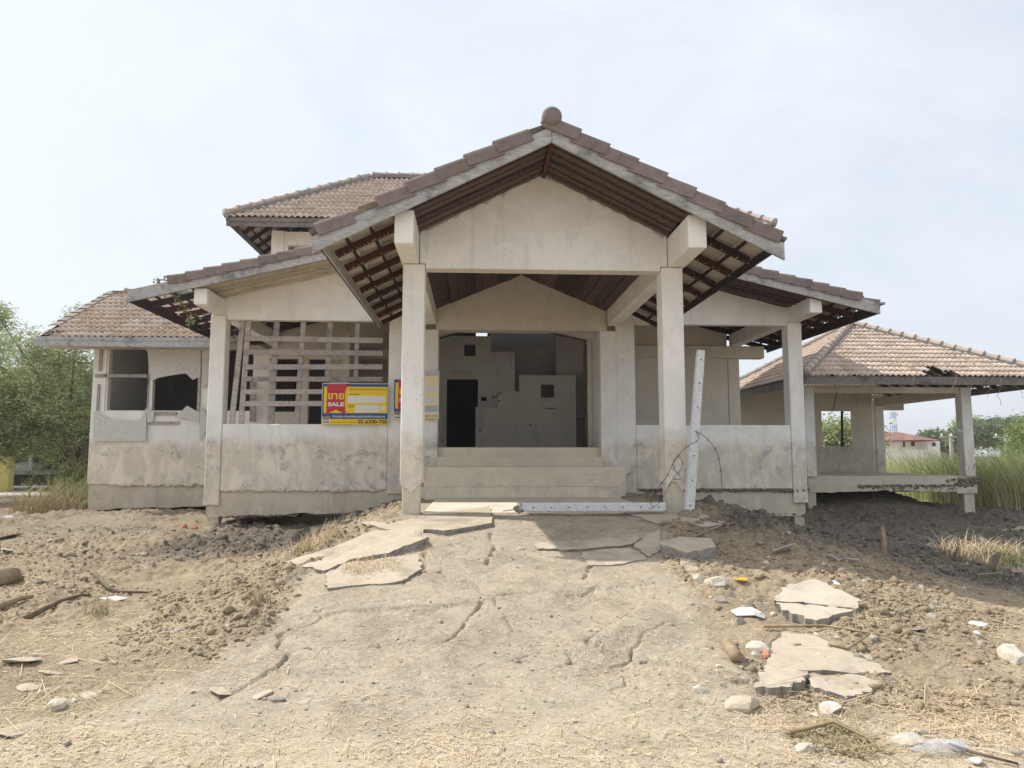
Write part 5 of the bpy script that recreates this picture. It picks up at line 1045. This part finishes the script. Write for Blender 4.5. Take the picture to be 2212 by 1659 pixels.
reeds('reed_bed', (13.5, 36), (27, 38), 9000, 1.25, 1.95, 'reed'); reeds('reed_bed', (16.2, 24), (21.5, 27.2), 4200, 1.6, 2.4, 'reed'); reeds('reed_bed', (13.8, 30), (26.2, 34), 1500, .9, 1.6, 'straw'); reeds('reed_bed', (15.8, 22), (20.8, 24.5), 900, .8, 1.5, 'straw'); reeds('reed_bed', (36, 60), (38, 50), 3000, 1.2, 1.8, 'reed')

# ------------------------------------------------------------------ far background
def W3(px, py, Y): return P(px, py, Y)
YB = 85
Fh = thing('villa', 'white two storey villa with red hipped roof beyond the reeds', 'house', (P(1980, 985, YB).x, YB, 0))
a = W3(1942, 985, YB); b = W3(2035, 985, YB); ez = W3(1985, 951, YB).z; rz = W3(1985, 931, YB).z
MB().box(a.x+.6, b.x-1.6, YB+1, YB+8, -.5, ez).build('wall', 'white_wall', Fh)
e0, e1 = W3(1928, 951, YB).x, W3(2028, 951, YB).x; r0_, r1_ = W3(1954, 931, YB).x, W3(1990, 931, YB).x
MB().add([(e0, YB, ez), (e1, YB, ez), (e1, YB+9, ez), (e0, YB+9, ez), (r0_, YB+4.5, rz), (r1_, YB+4.5, rz), (e0, YB, ez-.15), (e1, YB, ez-.15), (e1, YB+9, ez-.15), (e0, YB+9, ez-.15)], [(0, 1, 5, 4), (1, 2, 5), (2, 3, 4, 5), (3, 0, 4), (0, 6, 7, 1), (1, 7, 8, 2), (2, 8, 9, 3), (3, 9, 6, 0), (9, 8, 7, 6)]).build('roof', 'red_roof', Fh)
g0, g1, gp = W3(1972, 950, YB-1.5).x, W3(2030, 950, YB-1.5).x, W3(2001, 936, YB-1.5); ez2 = W3(2000, 950.5, YB-1.5).z
MB().add([(g0, YB-1.5, ez2), (g1, YB-1.5, ez2), (g1, YB+6, ez2), (g0, YB+6, ez2), (gp.x, YB+2, gp.z)], [(0, 1, 4), (1, 2, 4), (2, 3, 4), (3, 0, 4), (3, 2, 1, 0)]).build('roof', 'red_roof', Fh)
wx0, wx1 = W3(2003, 950, YB-.6).x, W3(2030, 950, YB-.6).x; MB().box(wx0, wx1, YB-.6, YB+1.2, -.5, ez2-.1).build('wall', 'white_wall', Fh)
for px0, px1, py0, py1, Y_ in ((2013, 2020, 956, 964, YB-.62), (1968, 1975, 954, 964, YB+.98), (1950, 1954, 954, 966, YB+.98)):
    p0 = W3(px0, py1, Y_); p1 = W3(px1, py0, Y_); wn_ = MB().box(p0.x-.08, p1.x+.08, Y_-.05, Y_, p0.z-.08, p1.z+.08).build('window', 'white_wall', Fh); MB().box(p0.x, p1.x, Y_-.08, Y_-.052, p0.z, p1.z).build('pane', 'dark_glass', wn_)
q0, q1 = W3(2028, 985, YB).x, W3(2062, 985, YB).x; qz = W3(2040, 957, YB).z
MB().add([(q0, YB, 1.2), (q1, YB, 1.2), (q1, YB+7, 1.2), (q0, YB+7, 1.2), (q0, YB+3.5, qz), ((q0*.6+q1*.4), YB+3.5, qz)], [(0, 1, 5, 4), (1, 2, 5), (2, 3, 4, 5), (3, 0, 4), (3, 2, 1, 0)]).build('side_roof', 'red_roof', Fh)
fw0, fw1 = W3(1905, 975, YB-12), W3(2000, 985, YB-12); tag(MB().box(fw0.x, fw1.x, YB-12, YB-11.8, -.3, fw0.z).box(fw0.x-.2, fw1.x+.2, YB-12.1, YB-11.7, fw0.z+.001, fw0.z+.12).build('garden_wall', 'white_wall'), 'long low white garden wall in front of the red roofed villa', 'wall')
# telecom tower
YT = 420; tx = P(1933.5, 985, YT).x; tz = P(1933, 890, YT).z
TT = thing('telecom_tower', 'distant blue and white lattice telecom tower fading in haze', 'tower', (tx, YT, 0)); nseg = 14
for k in range(nseg):
    z0_, z1_ = tz*k/nseg, tz*(k+1)/nseg; wd0, wd1 = 1.6-.6*k/nseg, 1.6-.6*(k+1)/nseg; mb = MB()
    for sx, sy in ((-1, -1), (1, -1), (1, 1), (-1, 1)):
        mb.bar((tx+sx*wd0, YT+sy*wd0, z0_), (tx+sx*wd1, YT+sy*wd1, z1_), .35, .35); mb.bar((tx+sx*wd0, YT+sy*wd0, z0_), (tx-sx*wd1 if sy < 0 else tx+sx*wd1, YT+sy*wd1 if sy < 0 else YT-sy*wd1, z1_), .18, .18)
    mb.bar((tx-wd1, YT-wd1, z1_), (tx+wd1, YT-wd1, z1_), .18, .18); mb.build('tower_section', 'tower_blue' if (k//2) % 2 == 0 else 'tower_white', TT)
for s_ in (-2.0, -1.0, 1.0, 2.0): MB().box(tx+s_-.3, tx+s_+.3, YT-1.6, YT-1.3, tz-2.6, tz-.2).build('antenna_panel', 'tower_white', TT)
MB().bar((tx-2.4, YT-1.3, tz-1.4), (tx+2.4, YT-1.3, tz-1.4), .2, .2).bar((tx, YT, tz), (tx, YT, tz+2), .12, .12).build('antenna_frame', 'tower_blue', TT)
for px, py, Y_, lb in ((2053, 937, 70, 'concrete power pole with crossarm between the villa and the pavilion column'), (2173, 937, 60, 'pale power pole in front of the wide green tree at the right')):
    t_ = P(px, py, Y_); T = thing('utility_pole', lb, 'pole', (t_.x, Y_, -.1), 'power poles'); MB().bar((t_.x, Y_, -.3), (t_.x, Y_, t_.z), .34, .34, (0, 1, 0), .2, .2).build('pole', 'pole_concrete', T); MB().bar((t_.x-1.2, Y_-.15, t_.z-.3), (t_.x+1.2, Y_-.15, t_.z-.3), .12, .12).build('crossarm', 'pole_concrete', T)
    for k in (-1, 0, 1): MB().tube([(t_.x+k, Y_-.15, t_.z-.22), (t_.x+k, Y_-.15, t_.z+.05)], [.09, .05], 6).build('insulator', 'white_wall', T)
sx0, sx1 = P(2040, 975, 110), P(2140, 985, 110); S_ = thing('warehouse', 'long low warehouse with pale blue sheet roof at the far right', 'building', (sx0.x, 110, 0)); MB().box(sx0.x, sx1.x+18, 111, 120, -.3, 1.4).build('wall', 'white_wall', S_); MB().add([(sx0.x-1, 110, 1.5), (sx1.x+19, 110, 1.5), (sx1.x+19, 116, sx0.z+.1), (sx0.x-1, 116, sx0.z+.1), (sx1.x+19, 122, 1.5), (sx0.x-1, 122, 1.5)], [(0, 1, 2, 3), (3, 2, 4, 5)]).build('roof', 'sheet_blue', S_)
def far_tree(label, px, pyb, pyt, Y_, wpx, lobes, mat, n=320, nl=18, ln=.45, wd=.25):
    b = P(px, pyb, Y_); t_ = P(px, pyt, Y_); h = t_.z; wd_ = wpx/1570*Y_/2
    return tree('broad_tree', label, (b.x, Y_, 0), h*.45, [(lx*wd_, ly*wd_, lz*h, rx*wd_, ry*wd_, rz*h) for lx, ly, lz, rx, ry, rz in lobes], n, nl, ln, wd, mat, .25, .55, .15)
far_tree('wide umbrella shaped green tree at the far right', 2165, 985, 903, 95, 190, [(-.4, 0, .74, .6, .5, .16), (.35, 0, .80, .65, .5, .16), (0, 0, .62, .9, .6, .16), (.9, 0, .7, .5, .5, .2), (-.8, .1, .58, .35, .4, .14)], 'leaf_dark', 620)
far_tree('pale thinly leaved tree left of the umbrella shaped one', 2100, 985, 900, 100, 90, [(0, 0, .75, .7, .5, .2), (.4, 0, .6, .6, .5, .2), (-.4, 0, .6, .5, .4, .2)], 'reed', 200, 14)
far_tree('bright green bamboo clump at the right edge', 2232, 985, 905, 42, 60, [(0, 0, .55, .6, .5, .35), (-.3, 0, .35, .5, .5, .3), (.3, 0, .75, .6, .4, .2)], 'leaf_bright', 320, 20, .22, .05)
far_tree('airy green tree directly behind the red villa', 2025, 985, 928, 105, 80, [(0, 0, .75, .6, .5, .2), (-.5, 0, .7, .5, .4, .2), (.5, 0, .55, .5, .5, .25), (.9, 0, .4, .5, .5, .2)], 'leaf_dark', 220, 14)
far_tree('green tree seen through the pavilion window', 1815, 985, 905, 45, 150, [(0, 0, .6, .8, .5, .35), (-.6, 0, .5, .6, .5, .35), (.5, 0, .6, .5, .5, .3)], 'leaf_green', 300, 18, .25, .12)
far_tree('tree behind the house seen through the rear window of the side wing', 560, 985, 850, 38, 170, [(0, 0, .55, .9, .5, .3), (-.6, 0, .4, .6, .5, .3), (.5, 0, .4, .6, .5, .3)], 'leaf_bright', 260, 18, .25, .12)
# hedge line of trees closing the left and the middle distance
for i, px in enumerate((-60, 60, 160)):
    far_tree(('dense tree at the left margin behind the gate', 'dense dark tree behind the shed, left of the house', 'dense dark tree nearest the house corner at the far left')[i], px, 990, 905, 48+3*i, 190, [(0, 0, .6, .8, .5, .35), (.6, 0, .45, .6, .5, .35), (-.6, 0, .45, .6, .5, .35)], 'leaf_dark', 260, 18, .3, .15)
# yellow gate post and wall at the left edge
YG = 33; gx = P(17, 1050, YG).x; gt = P(17, 987, YG).z
GT = thing('gate_wall', 'yellow painted gate wall with maroon panel and iron grille at the left edge', 'wall', (gx-1, YG, 0))
MB().box(gx-.42, gx, YG, YG+.4, -.1, gt).build('pier', 'cream_wall', GT, bevel=.02); MB().box(gx-5, gx-.423, YG+.08, YG+.32, -.1, gt*.42).build('wall', 'cream_wall', GT); MB().box(gx-4.8, gx-.5, YG+.055, YG+.078, .2, gt*.42-.25).build('panel', 'maroon_panel', GT)
MB().tube([(gx-.21, YG+.2, gt), (gx-.21, YG+.2, gt+.1), (gx-.21, YG+.2, gt+.25), (gx-.21, YG+.2, gt+.3)], [.12, .17, .12, .02], 10).build('finial', 'dark_steel', GT)
for k in range(12): MB().bar((gx-.6-k*.25, YG+.2, gt*.42), (gx-.6-k*.25, YG+.2, gt*.9), .02, .02, (0, 1, 0)).build('grille_bar', 'dark_steel', GT)
for z_ in (gt*.6, gt*.88): MB().bar((gx-5, YG+.2, z_), (gx-.43, YG+.2, z_), .03, .03).build('grille_rail', 'dark_steel', GT)
# lane and shed behind the trees
rp = MB().add([(-60, 29.0, .012), (-12.5, 30.0, .012), (-12.5, 32.2, .012), (-60, 31.6, .012)], [(0, 1, 2, 3)]).build('lane', 'road_concrete'); rp['kind'] = 'structure'
rp = MB().add([(-60, 34.5, .016), (-10, 35.5, .016), (-10, 39.5, .016), (-60, 38.5, .016)], [(0, 1, 2, 3)]).build('road', 'asphalt'); rp['kind'] = 'structure'
SH = thing('shed', 'dark open market shed with raised floor behind the feathery tree', 'shed', (-22, 41, 0)); MB().box(-30, -15, 40.5, 45, .55, .75).build('floor', 'pole_concrete', SH); MB().box(-30, -15, 40.8, 45, -.1, .54).build('plinth', 'dark_steel', SH); MB().box(-31, -14, 40, 46, 3.2, 3.35).build('roof', 'pole_concrete', SH); MB().box(-30, -15, 44.8, 45, .76, 3.19).build('wall', 'dark_steel', SH)
for k in range(6): MB().bar((-29.5+k*2.8, 40.9, .76), (-29.5+k*2.8, 40.9, 3.19), .14, .14, (0, 1, 0)).build('post', 'white_wall', SH)
for k, (x_, s_) in enumerate(((-24.5, 1.0), (-22.2, .8), (-18.5, .7))):
    mb = MB(); vs = []
    for zz, rr in ((.76, .7), (1.05, .66), (1.2, .3)):
        for i in range(8): vs.append((x_+math.cos(i*.785)*rr*s_*1.2, 41.6+math.sin(i*.785)*rr*s_*.6, zz))
    mb.add(vs, [(j*8+i, j*8+(i+1) % 8, j*8+8+(i+1) % 8, j*8+8+i) for j in range(2) for i in range(8)]+[tuple(range(16, 24))]); tag(mb.build('tarpaulin_heap', 'sheet_blue' if k == 2 else 'scrap_white'), ('white tarpaulin heap on the shed floor, leftmost', 'white tarpaulin heap on the shed floor, between the other two heaps', 'blue tarpaulin heap on the shed floor')[k], 'tarpaulin')
# ------------------------------------------------------------------ hazy air
hb = MB().box(-1560, 1560, -120, 1860, -1.6, 34).build('haze', None, kind='stuff'); hm = bpy.data.materials.new('haze'); hm.use_nodes = True; ht = hm.node_tree; ht.nodes.clear()
pvn = ht.nodes.new('ShaderNodeVolumePrincipled'); pvn.inputs['Color'].default_value = (.93, .95, .98, 1); pvn.inputs['Density'].default_value = .0008; pvn.inputs['Anisotropy'].default_value = .2
hn = ht.nodes.new('ShaderNodeOutputMaterial'); ht.links.new(pvn.outputs[0], hn.inputs['Volume']); hb.data.materials.append(hm); hb.visible_shadow = True
print('TILES', NS, NU, NP)
